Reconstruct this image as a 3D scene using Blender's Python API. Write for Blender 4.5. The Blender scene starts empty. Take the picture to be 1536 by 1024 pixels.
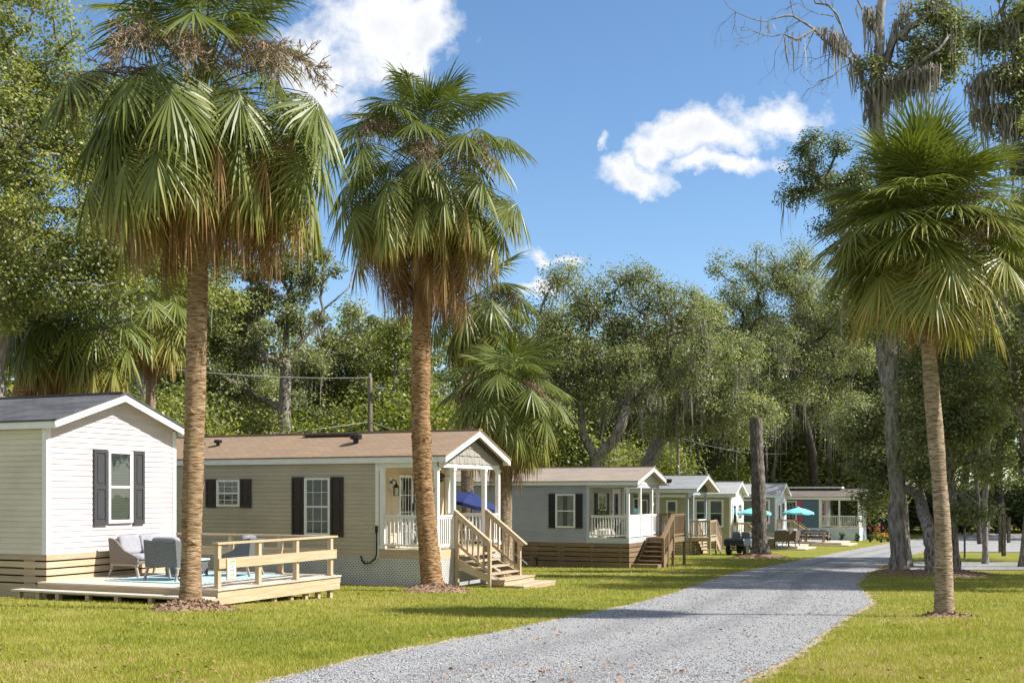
import bpy, math, random
import numpy as np
from mathutils import Vector, Matrix

# ------------------------------------------------------------------ basics
C = bpy.context.scene.collection
SC = bpy.context.scene
F = 1740.0 / 1536.0            # focal length in frame widths
CAMZ = 1.65
ANG = math.atan2(-0.412, 0.911)   # all homes stand parallel to each other
AX = np.array([0.911, -0.412]); BX = np.array([0.412, 0.911])
rnd = random.Random(7)

_fy = np.array([-60, 0, 10, 14, 18, 20.8, 22.8, 24.5, 28, 30.5, 34, 40, 46, 57, 62.8, 73, 85, 95, 120, 200, 400, 3000.])
_fd = np.array([1.6, 1.6, 1.63, 1.74, 1.90, 2.07, 2.11, 2.22, 2.38, 2.48, 2.58, 2.75, 2.92, 3.15, 3.3, 3.42, 3.65, 3.82, 4.1, 4.4, 4.6, 5.0])
_ofs = np.linspace(-1.6, 1.6, 9)
def gz(x, y):
    """height of the ground at (x, y)"""
    x = np.asarray(x, float); y = np.asarray(y, float)
    d = sum(np.interp(y + o, _fy, _fd) for o in _ofs) / len(_ofs)
    d = d + 0.012 * np.clip(x + 2, -9, 3)
    return CAMZ - d
def g(x, y): return float(gz(x, y))
def P(px, py, Y):
    """the point seen at a spot of the photograph, at real distance Y"""
    return Vector(((px - 768) / 1740 * Y, Y, CAMZ + (740 - py) / 1740 * Y))
def G(px, py):
    """where a spot of the lawn or road lies"""
    lo, hi = 1.0, 600.0
    for _ in range(50):
        m = (lo + hi) / 2
        z = CAMZ + (740 - py) / 1740 * m
        if z > g((px - 768) / 1740 * m, m): lo = m
        else: hi = m
    X = (px - 768) / 1740 * lo
    return Vector((X, lo, g(X, lo)))

def link(o, parent=None):
    C.objects.link(o)
    if parent is not None: o.parent = parent
    return o
def tag(o, label=None, cat=None, group=None, kind=None):
    if label: o["label"] = label
    if cat: o["category"] = cat
    if group: o["group"] = group
    if kind: o["kind"] = kind
    return o
def thing(name, label, cat, loc=(0, 0, 0), rz=0.0, group=None):
    o = bpy.data.objects.new(name, None); C.objects.link(o)
    o.empty_display_size = 0.2
    o.location = loc; o.rotation_euler = (0, 0, rz)
    return tag(o, label, cat, group)
def copy_tree(o, parent=None):
    c = o.copy(); C.objects.link(c)
    if parent is not None: c.parent = parent
    for ch in [k for k in o.children]:
        copy_tree(ch, c)
    return c

class MB:
    """collects shapes, builds ONE mesh object"""
    def __init__(s): s.v = []; s.f = []
    def add(s, vs, fs):
        n = len(s.v); s.v += [tuple(v) for v in vs]; s.f += [tuple(i + n for i in f) for f in fs]; return s
    def quad(s, a, b, c, d): return s.add([a, b, c, d], [(0, 1, 2, 3)])
    def box(s, x0, x1, y0, y1, z0, z1):
        v = [(x0, y0, z0), (x1, y0, z0), (x1, y1, z0), (x0, y1, z0), (x0, y0, z1), (x1, y0, z1), (x1, y1, z1), (x0, y1, z1)]
        return s.add(v, [(0, 3, 2, 1), (4, 5, 6, 7), (0, 1, 5, 4), (1, 2, 6, 5), (2, 3, 7, 6), (3, 0, 4, 7)])
    def beam(s, p0, p1, w, h, up=(0, 0, 1)):
        """board from p0 to p1; w sideways, h along up (centred)"""
        p0 = Vector(p0); p1 = Vector(p1); d = (p1 - p0).normalized(); u = Vector(up)
        sd = d.cross(u)
        if sd.length < 1e-4: sd = d.cross(Vector((0, 1, 0)))
        sd.normalize(); u = sd.cross(d).normalized()
        a = sd * w / 2; b = u * h / 2
        v = [p0 - a - b, p0 + a - b, p0 + a + b, p0 - a + b, p1 - a - b, p1 + a - b, p1 + a + b, p1 - a + b]
        return s.add(v, [(3, 2, 1, 0), (4, 5, 6, 7), (0, 1, 5, 4), (1, 2, 6, 5), (2, 3, 7, 6), (3, 0, 4, 7)])
    def prism(s, poly, axis, t0, t1):
        """extrude a 2-D outline along x, y or z"""
        def mk(p, t): return {'x': (t, p[0], p[1]), 'y': (p[0], t, p[1]), 'z': (p[0], p[1], t)}[axis]
        n = len(poly); v = [mk(p, t0) for p in poly] + [mk(p, t1) for p in poly]
        fs = [tuple(range(n))[::-1], tuple(range(n, 2 * n))] + [(i, (i + 1) % n, n + (i + 1) % n, n + i) for i in range(n)]
        return s.add(v, fs)
    def tube(s, pts, radii, n=8, cap=True):
        pts = [Vector(p) for p in pts]
        if not hasattr(radii, '__len__'): radii = [radii] * len(pts)
        ref = None; rings = []
        for i, p in enumerate(pts):
            d = (pts[min(i + 1, len(pts) - 1)] - pts[max(i - 1, 0)])
            if d.length < 1e-7: d = Vector((0, 0, 1))
            d.normalize()
            if ref is None: ref = d.orthogonal().normalized()
            ref = (ref - d * ref.dot(d))
            if ref.length < 1e-5: ref = d.orthogonal()
            ref.normalize(); b = d.cross(ref)
            rings.append([p + (ref * math.cos(2 * math.pi * k / n) + b * math.sin(2 * math.pi * k / n)) * radii[i] for k in range(n)])
        v = [q for r in rings for q in r]; fs = []
        for i in range(len(pts) - 1):
            for k in range(n):
                fs.append((i * n + k, i * n + (k + 1) % n, (i + 1) * n + (k + 1) % n, (i + 1) * n + k))
        if cap: fs += [tuple(range(n))[::-1], tuple(range((len(pts) - 1) * n, len(pts) * n))]
        return s.add(v, fs)
    def lathe(s, prof, n=16, c=(0, 0, 0)):
        v = []; fs = []
        for r, z in prof:
            for k in range(n): v.append((c[0] + r * math.cos(2 * math.pi * k / n), c[1] + r * math.sin(2 * math.pi * k / n), c[2] + z))
        for i in range(len(prof) - 1):
            for k in range(n): fs.append((i * n + k, i * n + (k + 1) % n, (i + 1) * n + (k + 1) % n, (i + 1) * n + k))
        fs += [tuple(range(n))[::-1], tuple(range((len(prof) - 1) * n, len(prof) * n))]
        return s.add(v, fs)
    def pillow(s, x0, x1, y0, y1, z0, z1, n=6, e=0.35):
        """soft cushion: a superellipsoid-like block"""
        c = ((x0 + x1) / 2, (y0 + y1) / 2, (z0 + z1) / 2); r = ((x1 - x0) / 2, (y1 - y0) / 2, (z1 - z0) / 2)
        N, Mm = 20, 10; v = []; fs = []
        sg = lambda a: math.copysign(abs(a) ** e, a)
        for i in range(Mm + 1):
            ph = -math.pi / 2 + math.pi * i / Mm
            for k in range(N):
                th = 2 * math.pi * k / N
                v.append((c[0] + r[0] * sg(math.cos(ph)) * sg(math.cos(th)), c[1] + r[1] * sg(math.cos(ph)) * sg(math.sin(th)), c[2] + r[2] * sg(math.sin(ph))))
        for i in range(Mm):
            for k in range(N): fs.append((i * N + k, i * N + (k + 1) % N, (i + 1) * N + (k + 1) % N, (i + 1) * N + k))
        return s.add(v, fs)
    def build(s, name, m, parent=None, smooth=False):
        me = bpy.data.meshes.new(name); me.from_pydata(s.v, [], s.f)
        if m: me.materials.append(m)
        if smooth:
            me.polygons.foreach_set("use_smooth", [True] * len(me.polygons))
        me.update()
        return link(bpy.data.objects.new(name, me), parent)

def npmesh(name, V, Q, m, parent=None, attr=None, smooth=False):
    """mesh from numpy arrays; Q is (n,3) or (n,4)"""
    me = bpy.data.meshes.new(name); V = np.asarray(V, np.float32); Q = np.asarray(Q, np.int32)
    k = Q.shape[1]
    me.vertices.add(len(V)); me.vertices.foreach_set("co", V.ravel())
    me.loops.add(Q.size); me.loops.foreach_set("vertex_index", Q.ravel())
    me.polygons.add(len(Q)); me.polygons.foreach_set("loop_start", np.arange(0, Q.size, k, dtype=np.int32))
    me.polygons.foreach_set("loop_total", np.full(len(Q), k, np.int32))
    if smooth: me.polygons.foreach_set("use_smooth", np.ones(len(Q), bool))
    me.update(calc_edges=True)
    if attr:
        for an, av in attr.items():
            a = me.attributes.new(an, 'FLOAT', 'POINT'); a.data.foreach_set("value", np.asarray(av, np.float32))
    if m: me.materials.append(m)
    return link(bpy.data.objects.new(name, me), parent)

# ------------------------------------------------------------------ materials
def newmat(name):
    m = bpy.data.materials.new(name); m.use_nodes = True
    nt = m.node_tree; nt.nodes.clear()
    out = nt.nodes.new('ShaderNodeOutputMaterial'); b = nt.nodes.new('ShaderNodeBsdfPrincipled')
    nt.links.new(b.outputs[0], out.inputs[0])
    return m, nt, b, out
def N(nt, t, **kw):
    n = nt.nodes.new(t)
    for k, v in kw.items():
        if k in n.inputs.keys() if hasattr(n.inputs, 'keys') else False: n.inputs[k].default_value = v
        else: setattr(n, k, v)
    return n
def c4(c): return (c[0], c[1], c[2], 1.0)
def mixc(nt, fac, a, b, mode='MIX'):
    n = nt.nodes.new('ShaderNodeMix'); n.data_type = 'RGBA'; n.blend_type = mode
    for s_, v in ((0, fac), (6, a), (7, b)):
        if hasattr(v, 'is_output'): nt.links.new(v, n.inputs[s_])
        elif s_ == 0: n.inputs[0].default_value = v
        else: n.inputs[s_].default_value = c4(v)
    return n.outputs[2]
def math_(nt, op, a, b=0.0, c=0.0, clamp=False):
    n = nt.nodes.new('ShaderNodeMath'); n.operation = op; n.use_clamp = clamp
    for i, v in enumerate((a, b, c)):
        if hasattr(v, 'is_output'): nt.links.new(v, n.inputs[i])
        else: n.inputs[i].default_value = v
    return n.outputs[0]
def coords(nt, scale=(1, 1, 1), kind='Object', rot=(0, 0, 0)):
    t = nt.nodes.new('ShaderNodeTexCoord'); mp = nt.nodes.new('ShaderNodeMapping')
    mp.inputs['Scale'].default_value = scale; mp.inputs['Rotation'].default_value = rot
    nt.links.new(t.outputs[kind], mp.inputs[0]); return mp.outputs[0]
def noise(nt, vec, scale, detail=4, rough=0.55):
    n = nt.nodes.new('ShaderNodeTexNoise'); n.inputs['Scale'].default_value = scale
    n.inputs['Detail'].default_value = detail; n.inputs['Roughness'].default_value = rough
    nt.links.new(vec, n.inputs['Vector']); return n.outputs['Fac']
def ramp(nt, fac, stops):
    r = nt.nodes.new('ShaderNodeValToRGB'); nt.links.new(fac, r.inputs[0])
    e = r.color_ramp.elements
    while len(e) < len(stops): e.new(0.5)
    for el, (p, c) in zip(e, stops): el.position = p; el.color = c4(c) if len(c) == 3 else c
    return r.outputs[0]
def bump(nt, b, h, strength=0.4, dist=0.02):
    n = nt.nodes.new('ShaderNodeBump'); n.inputs['Strength'].default_value = strength; n.inputs['Distance'].default_value = dist
    nt.links.new(h, n.inputs['Height']); nt.links.new(n.outputs[0], b.inputs['Normal'])
def island(nt):
    return nt.nodes.new('ShaderNodeNewGeometry').outputs['Random Per Island']

def pm(name, c1, c2=None, scale=6, stretch=(1, 1, 1), rough=0.6, bmp=0.0, bdist=0.01, isl=0.0, spec=0.4, metal=0.0, detail=5, big=0.12):
    """plain painted / raw surface: two tones in noise, some slow grime, optional change from board to board"""
    m, nt, b, out = newmat(name); c2 = c2 or tuple(x * 0.85 for x in c1)
    v = coords(nt, stretch); f = noise(nt, v, scale, detail)
    col = mixc(nt, ramp(nt, f, [(0.35, (0, 0, 0)), (0.68, (1, 1, 1))]), c1, c2)
    if big:
        f2 = noise(nt, coords(nt), 0.9, 3)
        col = mixc(nt, math_(nt, 'MULTIPLY', ramp(nt, f2, [(0.4, (0, 0, 0)), (0.75, (1, 1, 1))]), big), col, (0.12, 0.10, 0.07))
    if isl:
        k = math_(nt, 'MULTIPLY_ADD', island(nt), isl, 1 - isl / 2)
        mm = nt.nodes.new('ShaderNodeMix'); mm.data_type = 'RGBA'; mm.blend_type = 'MULTIPLY'; mm.inputs[0].default_value = 1
        nt.links.new(col, mm.inputs[6]); nt.links.new(k, mm.inputs[7]); col = mm.outputs[2]
    nt.links.new(col, b.inputs['Base Color'])
    b.inputs['Roughness'].default_value = rough; b.inputs['Specular IOR Level'].default_value = spec; b.inputs['Metallic'].default_value = metal
    if bmp: bump(nt, b, f, bmp, bdist)
    return m
def wood(name, c1, c2, axis='x', isl=0.3, rough=0.75):
    st = {'x': (0.7, 12, 12), 'y': (12, 0.7, 12), 'z': (12, 12, 0.7)}[axis]
    m, nt, b, out = newmat(name)
    t = nt.nodes.new('ShaderNodeTexCoord'); off = nt.nodes.new('ShaderNodeVectorMath'); off.operation = 'ADD'
    nt.links.new(t.outputs['Object'], off.inputs[0]); nt.links.new(math_(nt, 'MULTIPLY', island(nt), 37.0), off.inputs[1])
    mp = nt.nodes.new('ShaderNodeMapping'); mp.inputs['Scale'].default_value = st; nt.links.new(off.outputs[0], mp.inputs[0])
    f = noise(nt, mp.outputs[0], 2.2, 6, 0.6)
    col = mixc(nt, ramp(nt, f, [(0.34, (0, 0, 0)), (0.7, (1, 1, 1))]), c1, c2)
    kn = nt.nodes.new('ShaderNodeTexVoronoi'); kn.inputs['Scale'].default_value = 2.6; nt.links.new(off.outputs[0], kn.inputs['Vector'])
    col = mixc(nt, ramp(nt, kn.outputs['Distance'], [(0.03, (0.75, 0.75, 0.75)), (0.075, (0, 0, 0))]), col, tuple(x * 0.45 for x in c2))
    k = math_(nt, 'MULTIPLY_ADD', island(nt), isl, 1 - isl / 2)
    col = mixc(nt, 1.0, col, k, 'MULTIPLY')
    nt.links.new(col, b.inputs['Base Color']); b.inputs['Roughness'].default_value = rough; b.inputs['Specular IOR Level'].default_value = 0.25
    bump(nt, b, f, 0.35, 0.006)
    return m
def shingle(name, c1, c2, c3):
    m, nt, b, out = newmat(name)
    v = coords(nt, (1, 1.06, 0.0))
    br = nt.nodes.new('ShaderNodeTexBrick'); nt.links.new(v, br.inputs['Vector'])
    br.inputs['Color1'].default_value = c4(c1); br.inputs['Color2'].default_value = c4(c2); br.inputs['Mortar'].default_value = c4(tuple(x * 0.5 for x in c2))
    br.inputs['Scale'].default_value = 1.0; br.inputs['Brick Width'].default_value = 0.27; br.inputs['Row Height'].default_value = 0.135
    br.inputs['Mortar Size'].default_value = 0.006; br.inputs['Mortar Smooth'].default_value = 0.3; br.inputs['Bias'].default_value = 0.0
    br.offset_frequency = 2
    f = noise(nt, coords(nt), 160, 3); f2 = noise(nt, coords(nt, (0.8, 3, 1)), 1.1, 4)
    col = mixc(nt, ramp(nt, f2, [(0.4, (0, 0, 0)), (0.72, (0.7, 0.7, 0.7))]), br.outputs['Color'], c3)
    col = mixc(nt, 0.35, col, ramp(nt, f, [(0.3, (0.25, 0.25, 0.25)), (0.7, (1.0, 1.0, 1.0))]), 'MULTIPLY')
    nt.links.new(col, b.inputs['Base Color']); b.inputs['Roughness'].default_value = 0.9; b.inputs['Specular IOR Level'].default_value = 0.2
    h = math_(nt, 'SUBTRACT', math_(nt, 'MULTIPLY', f, 0.3), br.outputs['Fac'])
    bump(nt, b, h, 0.6, 0.01)
    return m
def leafmat(name, stops, rough=0.45, trans=0.25, spec=0.5, attr=None, objvar=0.25, slow=0, tint=(1.3, 1.35, 0.6)):
    m, nt, b, out = newmat(name)
    if attr:
        a = nt.nodes.new('ShaderNodeAttribute'); a.attribute_name = attr
        f = math_(nt, 'ADD', a.outputs['Fac'], math_(nt, 'MULTIPLY_ADD', island(nt), 0.16, -0.08), clamp=True)
    else: f = island(nt)
    col = ramp(nt, f, stops)
    if slow:
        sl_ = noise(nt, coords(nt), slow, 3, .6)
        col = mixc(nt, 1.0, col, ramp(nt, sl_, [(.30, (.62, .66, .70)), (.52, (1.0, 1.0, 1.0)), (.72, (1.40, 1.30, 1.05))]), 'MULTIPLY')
    if objvar:
        oi = nt.nodes.new('ShaderNodeObjectInfo')
        col = mixc(nt, 1.0, col, math_(nt, 'MULTIPLY_ADD', oi.outputs['Random'], objvar, 1 - objvar / 2), 'MULTIPLY')
    nt.links.new(col, b.inputs['Base Color']); b.inputs['Roughness'].default_value = rough; b.inputs['Specular IOR Level'].default_value = spec
    tr = nt.nodes.new('ShaderNodeBsdfTranslucent'); nt.links.new(mixc(nt, 1.0, col, tint, 'MULTIPLY'), tr.inputs['Color'])
    mx = nt.nodes.new('ShaderNodeMixShader'); mx.inputs[0].default_value = trans
    nt.links.new(b.outputs[0], mx.inputs[1]); nt.links.new(tr.outputs[0], mx.inputs[2]); nt.links.new(mx.outputs[0], out.inputs[0])
    return m

M = {}
def sid(name, c): M[name] = pm(name, c, tuple(x * 0.93 for x in c), 3, (0.6, 0.6, 5), 0.55, 0.06, 0.004, isl=0.07, big=0.20)
sid('cream_siding', (0.68, 0.61, 0.48)); sid('pink_siding', (0.62, 0.55, 0.555)); sid('tan_siding', (0.47, 0.41, 0.305)); sid('gray_siding', (0.37, 0.38, 0.43))
sid('white_siding', (0.80, 0.79, 0.78)); sid('sage_siding', (0.42, 0.41, 0.28)); sid('sage_sunlit_siding', (0.72, 0.70, 0.54)); sid('slate_siding', (0.25, 0.30, 0.35)); sid('blue_siding', (0.10, 0.175, 0.26))
sid('powder_sunlit_slate', (0.60, 0.66, 0.72)); sid('green_siding', (0.055, 0.075, 0.035)); sid('shake_siding', (0.36, 0.335, 0.30)); sid('porch_cream', (0.66, 0.55, 0.38)); sid('porch_gray', (0.52, 0.48, 0.44))
M['white'] = pm('white_trim', (0.80, 0.80, 0.78), (0.74, 0.74, 0.72), 4, rough=0.45, big=0.08)
M['lattice'] = pm('lattice', (0.62, 0.62, 0.61), (0.55, 0.55, 0.54), 4, rough=0.55, big=0.25)
M['graytrim'] = pm('gray_trim', (0.50, 0.54, 0.57), (0.46, 0.50, 0.53), 4, rough=0.5)
M['bluetrim'] = pm('blue_trim', (0.38, 0.45, 0.54), (0.34, 0.40, 0.48), 4, rough=0.5)
M['soffit'] = pm('soffit', (0.55, 0.50, 0.42), (0.5, 0.45, 0.38), 20, (1, 8, 1), 0.6)
M['darktrim'] = pm('dark_trim', (0.085, 0.08, 0.078), rough=0.5)
M['charcoal'] = pm('charcoal_shutter', (0.052, 0.055, 0.06), (0.045, 0.045, 0.05), 8, (4, 4, 1), 0.55)
M['brownshut'] = pm('brown_shutter', (0.035, 0.026, 0.022), (0.028, 0.02, 0.018), 8, (4, 4, 1), 0.55)
M['blackshut'] = pm('black_shutter', (0.018, 0.018, 0.022), rough=0.5)
M['pinkshut'] = pm('pink_shutter', (0.50, 0.085, 0.16), rough=0.5)
M['roof1'] = shingle('charcoal_shingle', (0.10, 0.105, 0.115), (0.075, 0.075, 0.085), (0.16, 0.16, 0.17))
M['roof2'] = shingle('tan_shingle', (0.37, 0.26, 0.17), (0.31, 0.215, 0.14), (0.26, 0.20, 0.155))
M['roof3'] = shingle('beige_shingle', (0.42, 0.34, 0.27), (0.36, 0.30, 0.245), (0.26, 0.23, 0.21))
M['roof4'] = shingle('gray_shingle', (0.38, 0.40, 0.43), (0.32, 0.335, 0.36), (0.25, 0.25, 0.26))
M['roof5'] = shingle('pale_shingle', (0.50, 0.50, 0.51), (0.44, 0.44, 0.45), (0.36, 0.36, 0.35))
M['roof7'] = shingle('umber_shingle', (0.24, 0.21, 0.18), (0.20, 0.175, 0.15), (0.14, 0.13, 0.12))
NW1, NW2 = (0.52, 0.415, 0.28), (0.40, 0.295, 0.18)
for a_ in 'xyz': M['pine' + a_] = wood('fresh_pine_' + a_, NW1, NW2, a_)
for a_ in 'xyz': M['gray' + a_] = wood('weathered_pine_' + a_, (0.50, 0.40, 0.285), (0.36, 0.27, 0.17), a_)
for a_ in 'xyz': M['brown' + a_] = wood('brown_pine_' + a_, (0.25, 0.175, 0.105), (0.165, 0.11, 0.06), a_)
M['deckx'] = wood('sun_bleached_deck', (0.60, 0.54, 0.46), (0.48, 0.42, 0.345), 'x', 0.22)
M['decky'] = wood('sun_bleached_deck_b', (0.60, 0.54, 0.46), (0.48, 0.42, 0.345), 'y', 0.22)
M['void'] = pm('crawl_space_shade', (0.012, 0.011, 0.010), rough=0.95)
M['black'] = pm('black_paint', (0.015, 0.015, 0.016), rough=0.4, big=0)
M['metal'] = pm('galvanised', (0.45, 0.46, 0.47), rough=0.4, metal=0.7, big=0)
M['rubber'] = pm('rubber', (0.018, 0.018, 0.02), (0.03, 0.028, 0.026), 20, rough=0.85, bmp=0.3)
M['fanblade'] = wood('fan_blade', (0.33, 0.15, 0.06), (0.25, 0.11, 0.04), 'x')
M['blind'] = pm('blind', (0.52, 0.53, 0.55), (0.47, 0.48, 0.50), 3, rough=0.6, big=0.05)
M['curtain'] = pm('curtain', (0.45, 0.50, 0.50), (0.30, 0.34, 0.34), 6, (8, 8, 0.6), 0.8)
M['roomshade'] = pm('room_shade', (0.03, 0.036, 0.034), (0.015, 0.018, 0.018), 2, rough=0.9)
def glass(name, k):
    m, nt, b, out = newmat(name); nt.nodes.remove(b)
    fr = nt.nodes.new('ShaderNodeFresnel'); fr.inputs[0].default_value = 1.45
    gl = nt.nodes.new('ShaderNodeBsdfGlossy'); gl.inputs['Roughness'].default_value = 0.02; gl.inputs['Color'].default_value = (0.9, 0.97, 1, 1)
    v = coords(nt); w = noise(nt, v, 2.5, 2)
    bp = nt.nodes.new('ShaderNodeBump'); bp.inputs['Strength'].default_value = 0.035; bp.inputs['Distance'].default_value = 0.05
    nt.links.new(w, bp.inputs['Height']); nt.links.new(bp.outputs[0], gl.inputs['Normal'])
    tp = nt.nodes.new('ShaderNodeBsdfTransparent'); tp.inputs[0].default_value = (0.82, 0.85, 0.86, 1)
    mx = nt.nodes.new('ShaderNodeMixShader')
    nt.links.new(math_(nt, 'MULTIPLY_ADD', fr.outputs[0], 1.0, k, clamp=True), mx.inputs[0])
    nt.links.new(tp.outputs[0], mx.inputs[1]); nt.links.new(gl.outputs[0], mx.inputs[2]); nt.links.new(mx.outputs[0], out.inputs[0])
    return m
M['glass'] = glass('window_glass', 0.11)
def wicker(name, c1, c2):
    m, nt, b, out = newmat(name)
    v = coords(nt); w1 = nt.nodes.new('ShaderNodeTexWave'); w1.bands_direction = 'Z'; w1.inputs['Scale'].default_value = 14; w1.inputs['Distortion'].default_value = 1.5
    w2 = nt.nodes.new('ShaderNodeTexWave'); w2.bands_direction = 'DIAGONAL'; w2.inputs['Scale'].default_value = 10; w2.inputs['Distortion'].default_value = 1.0
    nt.links.new(v, w1.inputs[0]); nt.links.new(v, w2.inputs[0])
    f = math_(nt, 'MULTIPLY', w1.outputs['Fac'], w2.outputs['Fac'])
    nz = noise(nt, v, 30, 2)
    nt.links.new(mixc(nt, math_(nt, 'ADD', f, math_(nt, 'MULTIPLY', nz, 0.3), clamp=True), c2, c1), b.inputs['Base Color'])
    b.inputs['Roughness'].default_value = 0.6; bump(nt, b, f, 0.9, 0.012); return m
M['wickergray'] = wicker('gray_wicker', (0.26, 0.27, 0.27), (0.045, 0.05, 0.05))
M['wickertan'] = wicker('taupe_wicker', (0.30, 0.265, 0.225), (0.12, 0.10, 0.08))
M['wickerbrown'] = wicker('brown_wicker', (0.20, 0.15, 0.11), (0.07, 0.05, 0.035))
M['cushion'] = pm('gray_cushion', (0.33, 0.33, 0.36), (0.28, 0.28, 0.31), 5, rough=0.9, bmp=0.3, bdist=0.03, big=0)
M['darkcushion'] = pm('slate_cushion', (0.20, 0.205, 0.225), (0.17, 0.175, 0.19), 5, rough=0.9, bmp=0.3, bdist=0.03, big=0)
M['legtan'] = pm('taupe_leg', (0.36, 0.30, 0.25), rough=0.5, big=0)
M['teal'] = pm('turquoise_canvas', (0.20, 0.60, 0.68), (0.17, 0.54, 0.62), 3, rough=0.75, big=0.05)
M['navy'] = pm('navy_canvas', (0.013, 0.025, 0.125), (0.010, 0.02, 0.10), 3, rough=0.75, big=0)
M['flower_o'] = leafmat('orange_petal', [(0, (0.75, 0.22, 0.02)), (1, (0.85, 0.42, 0.03))], 0.6, 0.2)
M['flower_p'] = leafmat('pink_petal', [(0, (0.62, 0.03, 0.10)), (1, (0.7, 0.12, 0.2))], 0.6, 0.2)
# foliage
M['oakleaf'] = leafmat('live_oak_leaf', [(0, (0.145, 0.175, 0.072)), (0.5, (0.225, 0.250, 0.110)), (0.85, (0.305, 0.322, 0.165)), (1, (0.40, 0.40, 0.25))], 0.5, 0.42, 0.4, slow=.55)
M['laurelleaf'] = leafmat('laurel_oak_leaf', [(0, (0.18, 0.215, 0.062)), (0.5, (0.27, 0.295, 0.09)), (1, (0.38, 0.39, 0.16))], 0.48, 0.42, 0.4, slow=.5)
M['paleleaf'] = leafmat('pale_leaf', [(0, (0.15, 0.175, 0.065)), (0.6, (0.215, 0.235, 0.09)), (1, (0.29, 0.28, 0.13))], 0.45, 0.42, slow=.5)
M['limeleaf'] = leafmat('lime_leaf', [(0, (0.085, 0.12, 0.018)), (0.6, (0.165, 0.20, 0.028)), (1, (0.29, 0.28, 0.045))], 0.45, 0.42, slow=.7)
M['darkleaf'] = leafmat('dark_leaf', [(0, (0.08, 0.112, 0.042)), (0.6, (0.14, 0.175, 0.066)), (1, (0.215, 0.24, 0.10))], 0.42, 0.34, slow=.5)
M['hedgeleaf'] = leafmat('hedge_leaf', [(0, (0.02, 0.055, 0.012)), (1, (0.05, 0.11, 0.02))], 0.4, 0.2)
M['moss'] = leafmat('spanish_moss_strand', [(0, (0.20, 0.185, 0.15)), (0.6, (0.29, 0.27, 0.225)), (1, (0.42, 0.40, 0.35))], 0.9, 0.35, 0.1, tint=(1.0, .98, .92))
PALM = [(0, (0.088, 0.118, 0.024)), (0.28, (0.150, 0.178, 0.036)), (0.5, (0.27, 0.265, 0.060)), (0.66, (0.40, 0.30, 0.09)), (0.8, (0.30, 0.175, 0.075)), (1, (0.20, 0.11, 0.05))]
M['palm'] = leafmat('palm_leaflet', PALM, 0.42, 0.22, 0.32, attr='age', objvar=0.1)
M['palmblue'] = leafmat('palm_leaflet_blue', [(0, (0.055, 0.10, 0.038)), (0.3, (0.095, 0.145, 0.05)), (0.5, (0.18, 0.21, 0.055)), (0.66, (0.34, 0.27, 0.06)), (0.8, (0.28, 0.165, 0.06)), (1, (0.19, 0.10, 0.04))], 0.42, 0.25, 0.45, attr='age', objvar=0.1)
M['stalk'] = leafmat('dry_seed_stalk', [(0, (0.17, 0.125, 0.085)), (1, (0.36, 0.28, 0.20))], 0.85, 0.1, 0.1, tint=(1, .95, .9))
def barkmat(name, c1, c2, c3, st, scale, bd=0.03, ns=1.0):
    m, nt, b, out = newmat(name)
    v = coords(nt, st); f = noise(nt, v, scale, 6, 0.65)
    f2 = noise(nt, coords(nt), 1.6, 4)
    col = ramp(nt, f, [(0.37, c3), (0.49, c1), (0.60, c2)])
    col = mixc(nt, math_(nt, 'MULTIPLY', ramp(nt, f2, [(0.42, (0, 0, 0)), (0.7, (1, 1, 1))]), 0.55), col, tuple((a + b_) * 0.42 for a, b_ in zip(c1, c3)))
    nt.links.new(col, b.inputs['Base Color']); b.inputs['Roughness'].default_value = 0.9; b.inputs['Specular IOR Level'].default_value = 0.15
    bump(nt, b, f, 0.9, bd); return m
M['palmbark'] = barkmat('palm_bark', (0.30, 0.195, 0.11), (0.46, 0.335, 0.215), (0.095, 0.055, 0.03), (2.4, 2.4, 15), 2.6, 0.03)
M['palmbark_orange'] = barkmat('palm_bark_orange', (0.30, 0.175, 0.085), (0.43, 0.285, 0.165), (0.08, 0.042, 0.02), (3.0, 3.0, 11), 2.6, 0.04)
M['palmbark_gray'] = barkmat('palm_bark_gray', (0.30, 0.225, 0.15), (0.43, 0.34, 0.25), (0.10, 0.07, 0.045), (2.6, 2.6, 14), 2.8, 0.02)
M['oakbark'] = barkmat('oak_bark', (0.23, 0.20, 0.17), (0.36, 0.33, 0.295), (0.07, 0.06, 0.05), (6, 6, 1.3), 2.2, 0.05)
M['darkoak'] = barkmat('weathered_trunk', (0.145, 0.125, 0.105), (0.26, 0.235, 0.205), (0.04, 0.034, 0.028), (7, 7, 1.6), 2.6, 0.06)
M['palebark'] = barkmat('pale_bark', (0.26, 0.235, 0.205), (0.36, 0.335, 0.30), (0.10, 0.085, 0.07), (5, 5, 1.2), 2.0, 0.04)
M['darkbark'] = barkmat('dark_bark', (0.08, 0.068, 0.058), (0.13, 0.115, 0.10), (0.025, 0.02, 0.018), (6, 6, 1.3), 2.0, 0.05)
M['polewood'] = barkmat('pole_wood', (0.19, 0.155, 0.12), (0.26, 0.22, 0.18), (0.09, 0.07, 0.055), (9, 9, 0.6), 2.0, 0.01)
M['mulch'] = pm('mulch', (0.33, 0.225, 0.15), (0.19, 0.12, 0.08), 22, rough=0.95, bmp=0.9, bdist=0.03, isl=0.5, spec=0.1)
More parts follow.
